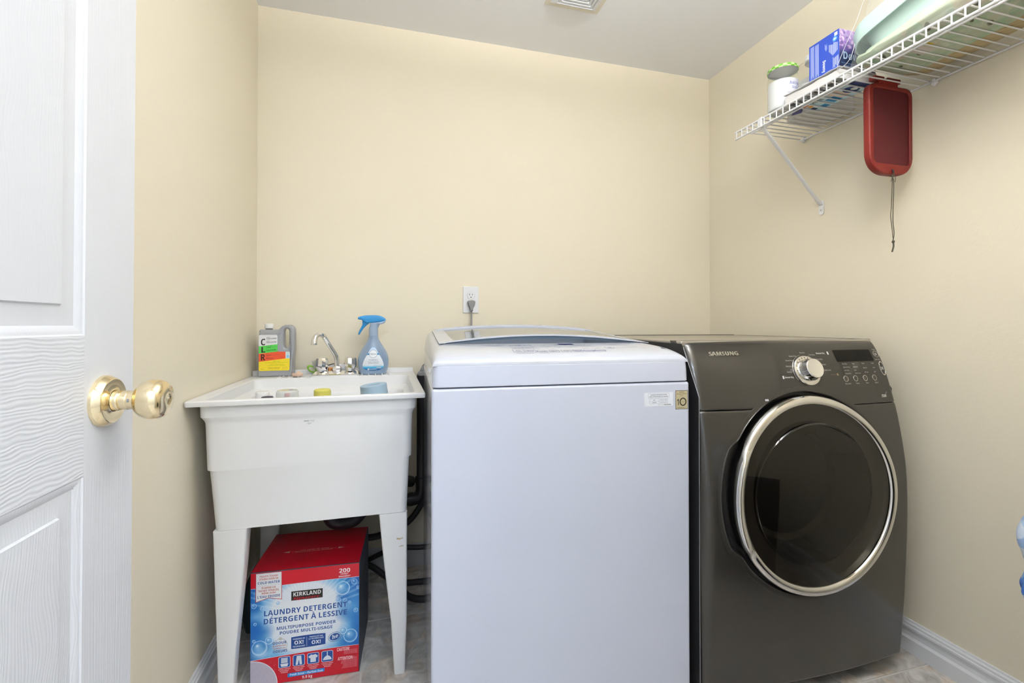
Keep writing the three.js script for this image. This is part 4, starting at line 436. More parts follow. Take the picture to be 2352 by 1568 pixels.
    x.fillStyle = '#3c4049'; x.beginPath(); x.moveTo(U(0.306), W(-0.087)); x.lineTo(U(0.300), W(-0.066)); x.lineTo(U(0.313), W(-0.060)); x.fill(); });
  part('control_print', skin(60, 30, (u, v) => { const x = lerp(X0, X1, u), z = lerp(Z0, Z1, v); return [x, top(x, z) + 0.0007, z]; }), new THREE.MeshPhysicalMaterial({ map: tex, transparent: true, roughness: 0.8, specularIntensity: 0.1 }), t);
  // stickers
  const gold = canvas(160, 232, x => { x.fillStyle = '#2d2b25'; x.fillRect(0, 0, 160, 232); x.fillStyle = '#b3a888'; rrPath(x, 5, 5, 150, 222, 8); x.fill(); T(x, 'INVERTER', 80, 22, 'bold 14px sans-serif', '#3a352a'); T(x, 'Direct Drive', 80, 44, '24px sans-serif', '#3a352a', 'center', 130); T(x, 'MOTOR', 80, 64, '12px sans-serif', '#4a4436'); x.fillStyle = '#7f775e'; x.fillRect(16, 78, 128, 1.5); T(x, '1', 34, 144, 'bold 110px sans-serif', '#2a251c', 'center', 34); x.strokeStyle = '#2a251c'; x.lineWidth = 14; x.beginPath(); x.ellipse(98, 142, 38, 44, 0, 0, 6.3); x.stroke(); T(x, 'YEAR', 98, 142, '15px sans-serif', '#4a4436'); T(x, 'WARRANTY', 80, 212, 'bold 13px sans-serif', '#3a352a', 'center', 110); });
  const st = (x0, x1, y0, y1, m, n, l) => part(n, box(x1 - x0, y1 - y0, 0.0004, (x0 + x1) / 2, (y0 + y1) / 2, 0.0002), m, t, l);
  st(0.3005, 0.3370, 0.803, 0.8535, paper(gold, 0.4), 'warranty_sticker', 'gold sticker with a large 10');
  const info = canvas(480, 210, x => { x.fillStyle = '#dfe3ec'; x.fillRect(0, 0, 480, 210); x.strokeStyle = '#5a5f70'; x.lineWidth = 2; rrPath(x, 60, 14, 350, 72, 8); x.stroke(); T(x, 'Customer Information Center', 236, 36, 'bold 24px sans-serif', '#2c2f3c', 'center', 280); T(x, "Centre d'information à la clientèle", 236, 64, 'bold 24px sans-serif', '#2c2f3c', 'center', 318); x.strokeRect(84, 98, 302, 72); x.beginPath(); x.moveTo(84, 134); x.lineTo(386, 134); x.moveTo(240, 98); x.lineTo(240, 170); x.stroke(); T(x, 'USA', 162, 116, 'bold 18px sans-serif', '#333a60'); T(x, 'CANADA', 162, 152, 'bold 18px sans-serif', '#333a60'); T(x, '1-800-243-0000', 314, 116, '18px sans-serif', '#555'); T(x, '1-888-542-2623', 314, 152, '18px sans-serif', '#555'); T(x, 'MFL67731706', 270, 190, '14px sans-serif', '#666'); for (let i = 0; i < 30; i++) { x.fillStyle = '#444'; x.fillRect(322 + i * 4, 180, 1 + (i * 7 % 3), 18); } });
  st(0.2095, 0.2935, 0.8135, 0.8500, paper(info, 0.35), 'information_sticker', 'pale printed information sticker');
}

// ------------------------------------------------------------------ front-loading dryer
{ const t = thing('dryer', 'dark grey front-loading dryer with a round chrome-ringed door beside the right wall', 'dryer', [1.145, 0, 0.955], -2.3 * Math.PI / 180);
  const py = [0, 0.059, 0.182, 0.34, 0.509, 0.623, 0.742, 0.818, 0.902, 0.955, 0.985], pz = [-0.002, 0.003, 0.013, 0.022, 0.027, 0.022, 0.004, -0.014, -0.039, -0.064, -0.085];
  const CY = 0.5605, CX = 0.001, P = y => sinterp(y, py, pz), bow = y => 0.024 - 0.014 * y;
  const base = (x, y) => P(y) + bow(y) * (1 - Math.pow(x / 0.343, 2));
  const corner = x => { const r = x < 0 ? 0.030 : 0.010; const c = clamp(Math.abs(x) - (0.343 - r), 0, r); return r - Math.sqrt(Math.max(0, r * r - c * c)); };
  const rec = (x, y) => { const dx = x - CX, dy = y - CY, r = Math.hypot(dx, dy), a = Math.atan2(dy, -dx) * 180 / Math.PI; const pocket = smooth(-34, -24, a) * (1 - smooth(26, 36, a)); const R = 0.2765 + 0.017 * pocket; return R; };
  const inRec = (x, y) => Math.hypot(x - CX, y - CY) < rec(x, y) + 0.0036;
  const zfr = (x, y) => base(x, y) - corner(x);
  const face = (y0, y1, ny, topRound) => { const nx = 220; return plate(nx, ny, (u, v) => { const s = 2 * u - 1, x = 0.343 * Math.sign(s) * (1 - Math.pow(1 - Math.abs(s), 1.35)), y = lerp(y0, y1, v); let z = zfr(x, y); if (topRound) z -= 0.012 * Math.pow(clamp((y - (y1 - 0.012)) / 0.012), 2.2); const e = Math.min(y - y0, topRound ? 1 : y1 - y); z -= 0.0015 * Math.pow(1 - clamp(e / 0.0025), 2); return [x, y, z]; }, (u, v) => { const s = 2 * u - 1, x = 0.343 * Math.sign(s) * (1 - Math.pow(1 - Math.abs(s), 1.35)), y = lerp(y0, y1, v); return [x, y, Math.min(P(y) - 0.034, base(x, y) - 0.05)]; }, (u, v) => { const s = 2 * u - 1; return !inRec(0.343 * Math.sign(s) * (1 - Math.pow(1 - Math.abs(s), 1.35)), lerp(y0, y1, v)); }, 0.6); };
  part('lower_panel', face(0.048, 0.7935, 250, false), M.charcoal, t);
  { const Rr = a => { const d = Math.atan2(Math.sin(a), -Math.cos(a)) * 180 / Math.PI, pk = smooth(-34, -24, d) * (1 - smooth(26, 36, d)); return 0.2765 + 0.017 * pk; };
    const band = rows => loft(rows.map(([dr, o, fix]) => { const lp = []; for (let i = 0; i < 240; i++) { const a = i / 240 * 2 * Math.PI, R = fix ?? Rr(a) + dr, x = CX + R * Math.cos(a), y = CY + R * Math.sin(a); lp.push(V(x, y, zfr(x, y) + o)); } return lp; }), false, false, 0.8);
    part('door_bezel', band([[0.0160, -0.0008], [0.0155, 0.0003], [0.0070, 0.0006], [0.0022, -0.0002], [0.0004, -0.0022]]), M.charcoal, t); part('door_recess', band([[0.0004, -0.0022], [-0.0015, -0.010], [-0.004, -0.030], [0, -0.033, 0.255]]), M.black, t); }
  const panel = part('control_panel', face(0.7960, 0.9828, 66, true), M.charcoal, t);
  // cabinet: side profile follows the slanted front
  const S = shape([[0.70, 0.04], [0.70, 0.975], [0.135, 0.975], [0.06, 0.835], [0.06, 0.04]]), S2 = shape([[0.70, 0.04], [0.70, 0.975], [0.075, 0.975], [0.066, 0.965], [0.0, 0.842], [-0.004, 0.835], [-0.004, 0.04]]), S3 = shape([[0.70, 0.04], [0.70, 0.975], [0.11, 0.975], [0.02, 0.835], [0.02, 0.04]]);
  part('cabinet', extrude(S, 0.679, 0.0025).rotateY(Math.PI / 2).translate(-0.3395, 0, 0), M.sideBlack, t);
  part('side_sheet', new THREE.ExtrudeGeometry(S2, { depth: 0.0012, bevelEnabled: false }).rotateY(Math.PI / 2).translate(-0.3437, 0, 0), M.sideBlack, t); part('side_sheet', new THREE.ExtrudeGeometry(S3, { depth: 0.0012, bevelEnabled: false }).rotateY(Math.PI / 2).translate(0.3415, 0, 0), M.sideBlack, t);
  part('side_edge', merge([rod([-0.3432, 0.04, 0.0045], [-0.3432, 0.8355, 0.0045], 0.0010, 6), rod([-0.3432, 0.8355, 0.0045], [-0.3432, 0.843, 0.0005], 0.0010, 6), rod([-0.3432, 0.843, 0.0005], [-0.3432, 0.966, -0.0665], 0.0010, 6)]), mat(0.35, 0.36, 0.38, 0.3, 0.7), t);
  part('top_plate', box(0.682, 0.018, 0.64, 0, 0.9735, -0.400, 0.005), mat(0.36, 0.33, 0.28, 0.32, 0.5), t);
  part('top_trim', merge([box(0.686, 0.005, 0.008, 0, 0.9825, -0.712, 0.002), box(0.005, 0.004, 0.63, 0.3405, 0.9815, -0.40, 0.0015)]), M.sideBlack, t);
  for (const x of [-0.27, 0.27]) for (const z of [-0.12, -0.64]) part('foot', merge([cyl(0.024, 0.022, 0.012, x, 0.0, z, 20), cyl(0.01, 0.01, 0.034, x, 0.01, z, 12)]), M.rubber, t);
  // door
  const D = new THREE.Group(); D.name = 'door'; t.add(D);
  const pol = (a, r, o) => { const x = CX + r * Math.cos(a), y = CY + r * Math.sin(a); return V(x, y, base(x, y) + o); };
  const hand = a => { let d = Math.abs(Math.atan2(Math.sin(a - Math.PI), Math.cos(a - Math.PI))) * 180 / Math.PI; return 1 - smooth(22, 33, d); };
  const PT = [0, 1, 2, 3, 4, 5, 6, 7, 8, 9], prof0 = h => [[0.264 + 0.006 * h, -0.034], [0.2665 + 0.008 * h, -0.012], [0.2685 + 0.009 * h, 0.010 + 0.014 * h], [0.2665 + 0.0095 * h, 0.0180 + 0.018 * h], [0.262 + 0.0095 * h, 0.0215 + 0.019 * h], [0.254 + 0.003 * h, 0.0225 + 0.010 * h], [0.2475, 0.0195 + 0.003 * h], [0.2440, 0.0145], [0.2425, 0.006], [0.2405, -0.01]];
  const prof = h => { const q = prof0(h), a = q.map(p => p[0]), b = q.map(p => p[1]), out = []; for (let i = 0; i <= 36; i++) out.push([sinterp(i / 4, PT, a), sinterp(i / 4, PT, b)]); return out; };
  const K = 180, loops = []; for (let j = 0; j <= 36; j++) { const lp = []; for (let i = 0; i < K; i++) { const a = i / K * 2 * Math.PI, q = prof(hand(a))[j]; lp.push(pol(a, q[0], q[1])); } loops.push(lp); }
  part('chrome_ring', loft(loops, false, false, 1.2), M.satin, D);
  const disc = (r0, r1, o, m, n, nr = 6, lbl) => { const L = []; for (let j = 0; j <= nr; j++) { const r = lerp(r0, r1, j / nr), lp = []; for (let i = 0; i < 120; i++) { const a = i / 120 * 2 * Math.PI; lp.push(pol(a, r, o(r))); } L.push(lp); } return part(n, loft(L, false, false, 1.2), m, D, lbl); };
  disc(0.0005, 0.2435, r => 0.0135 - 0.004 * (1 - Math.pow(r / 0.2435, 2)), mat(0.46, 0.44, 0.40, 0.03, 0, { phys: { transmission: 1, thickness: 0, ior: 1.5 } }), 'door_glass', 12, 'dark tinted glass');
  const dk = mat(0.018, 0.017, 0.015, 0.3);
  disc(0.196, 0.242, r => -0.004 - (0.242 - r) * 0.1, mat(0.045, 0.04, 0.035, 0.4), 'inner_frame', 4);
  { const L = []; for (const [r, o] of [[0.196, -0.0085], [0.194, -0.006], [0.190, -0.008], [0.180, -0.05], [0.165, -0.095], [0.12, -0.115], [0.0005, -0.12]]) { const lp = []; for (let i = 0; i < 90; i++) lp.push(V(CX + r * Math.cos(i / 90 * 6.28319), CY + r * Math.sin(i / 90 * 6.28319), base(0, CY) + o)); L.push(lp); } part('glass_bowl', loft(L, false, false, 0.5), mat(0.02, 0.019, 0.017, 0.07), D); }
  // dial
  const place = (g, x, y, off = 0) => { const e = 0.01, nx = -(base(x + e, y) - base(x - e, y)) / (2 * e), ny = -(base(x, y + e) - base(x, y - e)) / (2 * e); g.applyQuaternion(new THREE.Quaternion().setFromUnitVectors(V(0, 0, 1), V(nx, ny, 1).normalize())); const n = V(nx, ny, 1).normalize(); g.translate(x + n.x * off, y + n.y * off, base(x, y) + n.z * off); return g; };
  const KX = 0.0345, KY = 0.895, Rz = pts => lathe(pts, 64).rotateX(Math.PI / 2);
  const DL = new THREE.Group(); DL.name = 'dial'; t.add(DL);
  part('dial_ring', place(Rz([[0.0440, -0.001], [0.0440, 0.0035], [0.0425, 0.0055], [0.0320, 0.0065], [0.0315, 0.004]]), KX, KY), M.satin, DL);
  part('dial_knob', place(Rz([[0.0325, 0.004], [0.0322, 0.013], [0.0290, 0.0150], [0.0285, 0.0290], [0.0275, 0.0315], [0.0262, 0.0320], [0.0250, 0.0312], [0.0150, 0.0298], [0.0001, 0.0294]]), KX, KY), M.chrome, DL);
  { const tk = []; for (const a of [200, 180, 160, 140, 122, 106, 90, 74, 58, 40, 20, 0]) { const g = box(0.0042, 0.0014, 0.0004, 0.0375, 0, 0.0063); g.rotateZ(a * Math.PI / 180); tk.push(place(g, KX, KY)); } part('dial_marks', merge(tk), M.black, DL); }
  part('dial_arc', place(merge([new THREE.TorusGeometry(0.0475, 0.0006, 6, 60, 2.0).rotateZ(1.75), new THREE.TorusGeometry(0.0475, 0.0006, 6, 60, 0.95).rotateZ(0.25)]), KX, KY, 0.0004), M.satin, DL);
  // display, buttons, lettering
  const patch = (x0, x1, y0, y1, off, n = 14) => skin(n, n, (u, v) => { const x = lerp(x0, x1, u), y = lerp(y0, y1, v); return [x, y, base(x, y) - corner(x) + off]; });
  const dis = canvas(512, 128, x => { x.fillStyle = '#070706'; rrPath(x, 0, 0, 512, 128, 16); x.fill(); for (const [s, a, b] of [['Wrinkle', 50, 24], ['Mixed', 130, 20], ['Signal', 210, 20], ['Drying', 290, 22], ['Cool', 370, 20], ['Damp', 450, 26], ['Vent', 60, 100], ['Lock', 300, 84], ['Clean', 380, 84], ['Time', 330, 108], ['Level', 455, 100]]) T(x, s, a, b, '15px sans-serif', '#2a2926'); });
  part('display', patch(0.1560, 0.3040, 0.9175, 0.9520, 0.0006), new THREE.MeshPhysicalMaterial({ map: dis, transparent: true, roughness: 0.35, specularIntensity: 0.25 }), t);
  const X0 = -0.07, X1 = 0.338, Y0 = 0.803, Y1 = 0.962, PW = 2048, PH = 798;
  const tex = canvas(PW, PH, x => { const U = a => (a - X0) / (X1 - X0) * PW, Vv = y => (Y1 - y) / (Y1 - Y0) * PH, c = '#b9b8b4', f = '27px sans-serif', fb = 'bold 29px sans-serif';
    T(x, 'Normal', U(0.0415), Vv(0.946), f, c); T(x, 'Heavy Duty', U(0.003), Vv(0.9365), f, c); T(x, 'Perm Press', U(-0.0135), Vv(0.9245), f, c); T(x, 'Delicates', U(-0.0225), Vv(0.9085), f, c); T(x, 'Sanitize', U(-0.0260), Vv(0.8925), f, c); T(x, 'Sensor Dry', U(-0.032), Vv(0.8780), fb, '#d2d2d2'); x.fillStyle = '#cfd3dc'; rrPath(x, U(-0.0545), Vv(0.8825), 26, 44, 4); x.fill();
    T(x, 'Time Dry', U(0.073), Vv(0.9395), f, c); T(x, 'Quick Dry', U(0.094), Vv(0.9265), f, c); T(x, 'Refresh', U(0.101), Vv(0.911), f, c); T(x, 'Wrinkle Care', U(0.107), Vv(0.895), f, c); T(x, 'Manual Dry', U(0.107), Vv(0.9435), fb, '#d2d2d2'); x.fillStyle = '#cfd3dc'; rrPath(x, U(0.1325), Vv(0.9480), 26, 44, 4); x.fill();
    T(x, 'Steam', U(0.128), Vv(0.882), f, '#77684f', 'center', 120); x.fillStyle = '#8d7a58'; x.fillRect(U(0.14), Vv(0.885), 24, 34);
    const cols = [['Very Dry', 'Normal Dry', 'Less Dry', 'Damp Dry'], ['High', 'Medium', 'Low', 'Extra Low'], ['Time', '60 min', '40 min'], ['Loud', 'Low', 'Off']];
    cols.forEach((L, k) => L.forEach((s, m) => { const n = L.length, a = 0.168 + k * 0.0385, y = 0.911 - m * (n === 4 ? 0.0092 : 0.0128); x.fillStyle = '#0c0c0b'; x.fillRect(U(a) - 14, Vv(y) - 15, 20, 28); T(x, s, U(a) + 18, Vv(y), '25px sans-serif', c, 'left'); }));
    ['Dry Level', 'Temp.', 'Time', 'Signal'].forEach((s, k) => T(x, s, U(0.172 + k * 0.0375), Vv(0.8545), '27px sans-serif', c));
    T(x, '☼', U(0.187), Vv(0.866), '26px sans-serif', c); T(x, '☾', U(0.224), Vv(0.866), '26px sans-serif', c);
    T(x, 'Power', U(0.3235), Vv(0.9515), '26px sans-serif', c); T(x, 'Start / Pause', U(0.322), Vv(0.9215), '24px sans-serif', c, 'center', 120);
    x.strokeStyle = '#d4d6da'; x.lineWidth = 6; x.beginPath(); x.arc(U(0.3235), Vv(0.9375), 15, -1.0, 4.1); x.stroke(); x.fillStyle = '#d4d6da'; x.fillRect(U(0.3235) - 3, Vv(0.9375) - 22, 6, 20);
    x.strokeStyle = '#d4d6da'; x.lineWidth = 5; x.beginPath(); x.moveTo(U(0.3215), Vv(0.8995)); x.lineTo(U(0.3260), Vv(0.895)); x.lineTo(U(0.3215), Vv(0.8905)); x.closePath(); x.stroke(); x.fillStyle = '#d4d6da'; x.fillRect(U(0.3272), Vv(0.8995), 6, 44); x.fillRect(U(0.3294), Vv(0.8995), 6, 44);
    x.save(); x.translate(U(0.300), Vv(0.8150)); x.transform(1, 0, -0.15, 1, 0, 0); T(x, 'STEAM', 0, 0, 'bold 56px sans-serif', '#d6d6d2', 'center', 96); x.restore(); x.strokeStyle = '#d6d6d2'; x.lineWidth = 4; x.beginPath(); x.moveTo(U(0.308), Vv(0.8205)); x.quadraticCurveTo(U(0.3135), Vv(0.823), U(0.3125), Vv(0.8265)); x.stroke(); });
  part('panel_print', patch(X0, X1, Y0, Y1, 0.0004, 40), decal(tex, 0.4), t);
  const ringB = (x, y, r, ky, n) => { const R = new THREE.TorusGeometry(r, 0.0007, 8, 48); R.scale(1, ky, 1); const c = new THREE.Shape(); c.absellipse(0, 0, r * 0.93, r * ky * 0.95, 0, Math.PI * 2); const b = new THREE.Group(); part(n, place(extrude(c, 0.0016, 0.0006, 24), x, y, 0.0001), M.charcoal, t); part('button_ring', place(R, x, y, 0.0008), M.satin, t); };
  [0.168, 0.2055, 0.2435, 0.281].forEach(x => ringB(x, 0.8685, 0.0078, 1.05, 'button'));
  part('power_ring', place(new THREE.TorusGeometry(0.0098, 0.0007, 8, 48), 0.3235, 0.9375, 0.0006), M.satin, t); { const R = new THREE.TorusGeometry(0.0092, 0.0007, 8, 48); R.scale(1, 2.25, 1); part('start_ring', place(R, 0.3255, 0.895, 0.0006), M.satin, t); }
  const font = await new FontLoader().loadAsync('fonts/droid/droid_sans_bold.typeface.json');
  { const g = new TextGeometry('SAMSUNG', { font, size: 0.0118, depth: 0.0016, curveSegments: 4, bevelEnabled: true, bevelThickness: 0.0003, bevelSize: 0.0002, bevelSegments: 1 }); g.computeBoundingBox(); const b = g.boundingBox, w = b.max.x - b.min.x; g.translate(-b.min.x - w / 2, -b.max.y / 2, 0); g.scale(0.093 / w, 1, 1); part('maker_lettering', place(g, -0.2235, 0.9465, 0.0001), mat(0.42, 0.40, 0.34, 0.35, 0.7), t); }
  const nsf = canvas(64, 64, x => { x.fillStyle = '#20201e'; x.beginPath(); x.arc(32, 32, 31, 0, 6.3); x.fill(); x.fillStyle = '#dfe3ea'; x.fillRect(6, 20, 52, 26); T(x, 'NSF', 32, 33, 'bold 22px sans-serif', '#33363c'); }); part('nsf_badge', patch(-0.130, -0.117, 0.8130, 0.8245, 0.0010, 4), decal(nsf), t);
}

// ------------------------------------------------------------------ wire shelf on the right wall
const SY = 1.763;
{ const t = thing('wire_shelf', 'white wire shelf with a hanging front lip on the right wall', 'shelf', [1.59, SY, 0.55]);
  const x0 = 1.283, x1 = 1.585, z0 = 0.538, z1 = 1.66, r = 0.0021; const ri = new THREE.CatmullRomCurve3([V(-0.005, 0.0045, 0), V(-0.15, 0.0045, 0), V(-0.297, 0.0045, 0), V(-0.3055, 0.0043, 0), V(-0.3085, 0.001, 0), V(-0.309, -0.006, 0), V(-0.309, -0.0265, 0)], false, 'catmullrom', 0.3);
  const wg = new THREE.TubeGeometry(ri, 26, r, 6); for (let k = 0; k < 42; k++) { const m = part('wire', wg, M.wire, t); m.position.set(0, 0, -0.0035 + k * 0.0264); }
  const rail = (n, x, y, a, b, q) => wpart(n, rod([x, y, a], [x, y, b], q), M.wire, t);
  rail('front_rail', x0, SY, z0, z1, 0.0035); rail('lip_rail', x0 + 0.0008, SY - 0.0255, z0, z1, 0.0035); rail('middle_rail', 1.344, SY - 0.0010, 0.552, z1, 0.0032); rail('back_rail', x1, SY - 0.0005, 0.540, z1, 0.0029);
  for (const z of [0.562, 1.008, 1.45]) wpart('wall_clip', merge([slab(1.580, 1.5955, SY - 0.007, SY + 0.006, z - 0.005, z + 0.005, 0.002), new THREE.SphereGeometry(0.0068, 16, 10).translate(1.585, SY - 0.008, z)]), M.wire, t);
  const brace = (za, zb) => { const g = rod([0, 0, 0], [0, 0.395, 0], 0.0085, 14); g.scale(1, 1, 0.32); const A = V(1.589, 1.487, zb), B = V(1.2865, SY - 0.024, za), d = B.clone().sub(A); g.scale(1, d.length() / 0.395, 1); const up = d.clone().normalize(), n = V(0, 0, 1).cross(up).normalize(), s = up.clone().cross(n).normalize(); const side = V(0, 0, 1).sub(up.clone().multiplyScalar(up.z)).normalize(), nn = up.clone().cross(side); g.applyMatrix4(new THREE.Matrix4().makeBasis(side, up, side.clone().cross(up))); g.translate(A.x, A.y, A.z);
    const b = part('brace', new THREE.BufferGeometry().copy(g).translate(-1.59, -SY, -0.55), M.wire, t); const fp = extrude(rrShape(-0.010, 0.010, -0.030, 0.024, 0.008), 0.0035, 0.001).rotateY(-Math.PI / 2).translate(1.5955, 1.478, zb).translate(-1.59, -SY, -0.55); part('foot_plate', fp, M.wire, b); part('screw', new THREE.SphereGeometry(0.0042, 14, 8).scale(0.5, 1, 1).translate(1.5915 - 1.59, 1.466 - SY, zb - 0.55), mat(0.55, 0.55, 0.56, 0.4, 0.6), b); part('lip_hook', merge([slab(1.2785, 1.2875, SY - 0.030, SY + 0.004, za - 0.006, za + 0.006, 0.002), slab(1.2785, 1.300, SY + 0.003, SY + 0.006, za - 0.006, za + 0.006, 0.001)]).translate(-1.59, -SY, -0.55), M.wire, b); };
  brace(0.662, 0.629); brace(1.55, 1.52);
}
const DK = SY + 0.0065;                                                            // top of the deck wires
{ const t = thing('glass_jar', 'tall glass jar of white powder with a green checked lid at the shelf end', 'jar', [1.333, DK, 0.708]); const gl = mat(0.95, 0.97, 0.96, 0.03, 0, { phys: { transmission: 1, thickness: 0, ior: 1.3 } });
  part('glass', lathe([[0.0001, 0.0005], [0.040, 0.0005], [0.0465, 0.004], [0.0485, 0.012], [0.0485, 0.112], [0.0465, 0.124], [0.0435, 0.131], [0.0425, 0.136], [0.0430, 0.146]], 64), gl, t);
  part('powder', lathe([[0.0001, 0.004], [0.042, 0.004], [0.0462, 0.010], [0.0463, 0.101], [0.044, 0.104], [0.02, 0.1075], [0.0001, 0.106]], 64), mat(0.84, 0.84, 0.86, 0.9), t);
  const lt = canvas(512, 128, (x, w, h) => { x.fillStyle = '#63ad25'; x.fillRect(0, 0, w, h); for (let i = 0; i < 24; i++) for (let j = 0; j < 4; j++) if ((i + j) % 2) { x.fillStyle = 'rgba(214,236,186,0.8)'; x.fillRect(i * w / 24, j * h / 4, w / 24, h / 4); } });
  const ld = part('lid', lathe([[0.0462, 0.1425], [0.0476, 0.1428], [0.0479, 0.1500], [0.0468, 0.1535], [0.0440, 0.1548], [0.0400, 0.1530], [0.0001, 0.1530]], 64), paper(lt, 0.35), t, 'green checked metal lid'); part('lid_liner', lathe([[0.0461, 0.1424], [0.0458, 0.1490], [0.0001, 0.1490]], 48), mat(0.74, 0.74, 0.74, 0.4), ld, 'pale inside of the lid');
  const lb = canvas(128, 128, x => { x.fillStyle = '#e3e4ec'; x.fillRect(0, 0, 128, 128); T(x, 'Baking', 66, 44, 'italic 34px serif', '#3b4f9c', 'center', 92); T(x, 'Soda', 72, 84, 'italic 34px serif', '#3b4f9c', 'center', 64); }); part('label', skin(12, 2, (u, v) => { const g = lerp(1.0, 2.05, u); return [-0.0488 * Math.cos(g), lerp(0.052, 0.10, v), 0.0488 * Math.sin(g)]; }), paper(lb, 0.6), t, 'small handwritten paper label'); }
{ const t = thing('plastic_canister', 'large clear plastic canister with a white lid behind the glass jar', 'canister', [1.486, DK, 0.716]); const cl = mat(0.93, 0.93, 0.92, 0.12, 0, { phys: { transmission: 1, thickness: 0, ior: 1.25 } });
  part('shell', loft([[0.076, 0.0006, 0.03], [0.083, 0.006, 0.035], [0.084, 0.15, 0.04], [0.082, 0.170, 0.045], [0.066, 0.190, 0.05], [0.040, 0.203, 0.038]].map(([a, y, r]) => rr(-a, a, -a, a, r, y, 8)), true, false, 0.6), cl, t);
  part('powder', loft([[0.074, 0.003, 0.03], [0.080, 0.008, 0.034], [0.080, 0.122, 0.038], [0.05, 0.128, 0.03]].map(([a, y, r]) => rr(-a, a, -a, a, r, y, 8)), true, true, 0.6), mat(0.82, 0.81, 0.79, 0.9), t);
  part('lid', loft([[0.041, 0.2015, 0.039], [0.043, 0.2035, 0.041], [0.043, 0.221, 0.041], [0.040, 0.226, 0.038], [0.02, 0.227, 0.018]].map(([a, y, r]) => rr(-a, a, -a, a, r, y, 10)), true, true, 0.6), mat(0.82, 0.83, 0.85, 0.4), t); }
// flyers under the softener box
{ const t = thing('flyers', 'stack of folded store flyers with blue print lying on the shelf wires', 'flyers', [1.37, DK, 0.835]); const W = 640, Hh = 420;
  const tex = canvas(W, Hh, (x) => { const r = rng(8); x.fillStyle = '#cdeaf4'; x.fillRect(0, 0, W, Hh); x.fillStyle = '#e9d9cd'; x.fillRect(300, 60, 120, 200); x.fillStyle = '#1f86c4'; x.fillRect(210, 40, 100, 110); x.fillRect(60, 20, 90, 70); x.fillStyle = '#183c7a'; x.beginPath(); x.arc(480, 120, 70, 0, 6.3); x.fill(); x.fillStyle = '#e8f1f6'; x.beginPath(); x.arc(500, 110, 30, 0, 6.3); x.fill(); x.fillStyle = '#1a2f70'; x.fillRect(560, 20, 80, 240); x.fillStyle = '#d9662e'; x.fillRect(0, 190, 90, 40); x.fillStyle = '#e59a3a'; x.fillRect(20, 130, 70, 50); x.fillStyle = '#1d2b63'; x.fillRect(0, 60, 40, 60);
    T(x, 'SAVE', 170, 200, 'bold 60px sans-serif', '#1a1a22', 'center', 130); T(x, '513', 190, 258, 'bold 64px serif', '#1a1a22', 'center', 110); for (let i = 0; i < 240; i++) { const a = r() * W, b = 300 + r() * 120, s = 10 + 26 * r(), k = Math.floor(40 + 170 * r()); x.fillStyle = `rgba(${k},${k},${k + 4},0.75)`; x.beginPath(); x.ellipse(a, b, s, s * 0.6, r() * 3, 0, 6.3); x.fill(); } });
  const th = 0.026, f = (u, v) => [lerp(-0.080, 0.070, v), lerp(-0.077, 0.105, u)];
  const lift = (u) => 0.004 * Math.pow(smooth(0.55, 1, u), 2);
  part('page_stack', plate(20, 10, (u, v) => { const [x, z] = f(u, v); return [x + 0.012 * u, th + 0.003 * N2(u * 3, v * 3), z]; }, (u, v) => { const [x, z] = f(u, v); return [x + 0.012 * u, 0.0012, z]; }), mat(0.72, 0.71, 0.70, 0.8), t);
  part('printed_page', skin(8, 8, (u, v) => { const [x, z] = f(u, v); return [x + 0.012 * u, 0.0006, z]; }), paper(tex, 0.6), t, 'front page printed in blue, black and orange');
  part('top_page', plate(24, 8, (u, v) => { const [x, z] = f(u, v); return [x - 0.006 + 0.012 * u, th + 0.0045 + lift(u) * (1 - v) * 0.5 + 0.002 * N2(u * 4, v * 2 + 7), z * 1.03]; }, (u, v) => { const [x, z] = f(u, v); return [x - 0.006 + 0.012 * u, th + 0.0035 + lift(u) * (1 - v) * 0.5 + 0.002 * N2(u * 4, v * 2 + 7), z * 1.03]; }), mat(0.78, 0.77, 0.76, 0.8), t, 'plain white top sheet');
  part('folded_corner', loft([[V(-0.006, -0.008, -0.120), V(0.008, -0.008, -0.094), V(-0.034, -0.006, -0.058), V(-0.046, -0.006, -0.078)], [V(0.000, 0.004, -0.114), V(0.012, 0.003, -0.092), V(-0.026, 0.004, -0.060), V(-0.038, 0.004, -0.080)]], true, true, 0.2), mat(0.025, 0.035, 0.20, 0.5), t, 'dark blue folded corner'); }
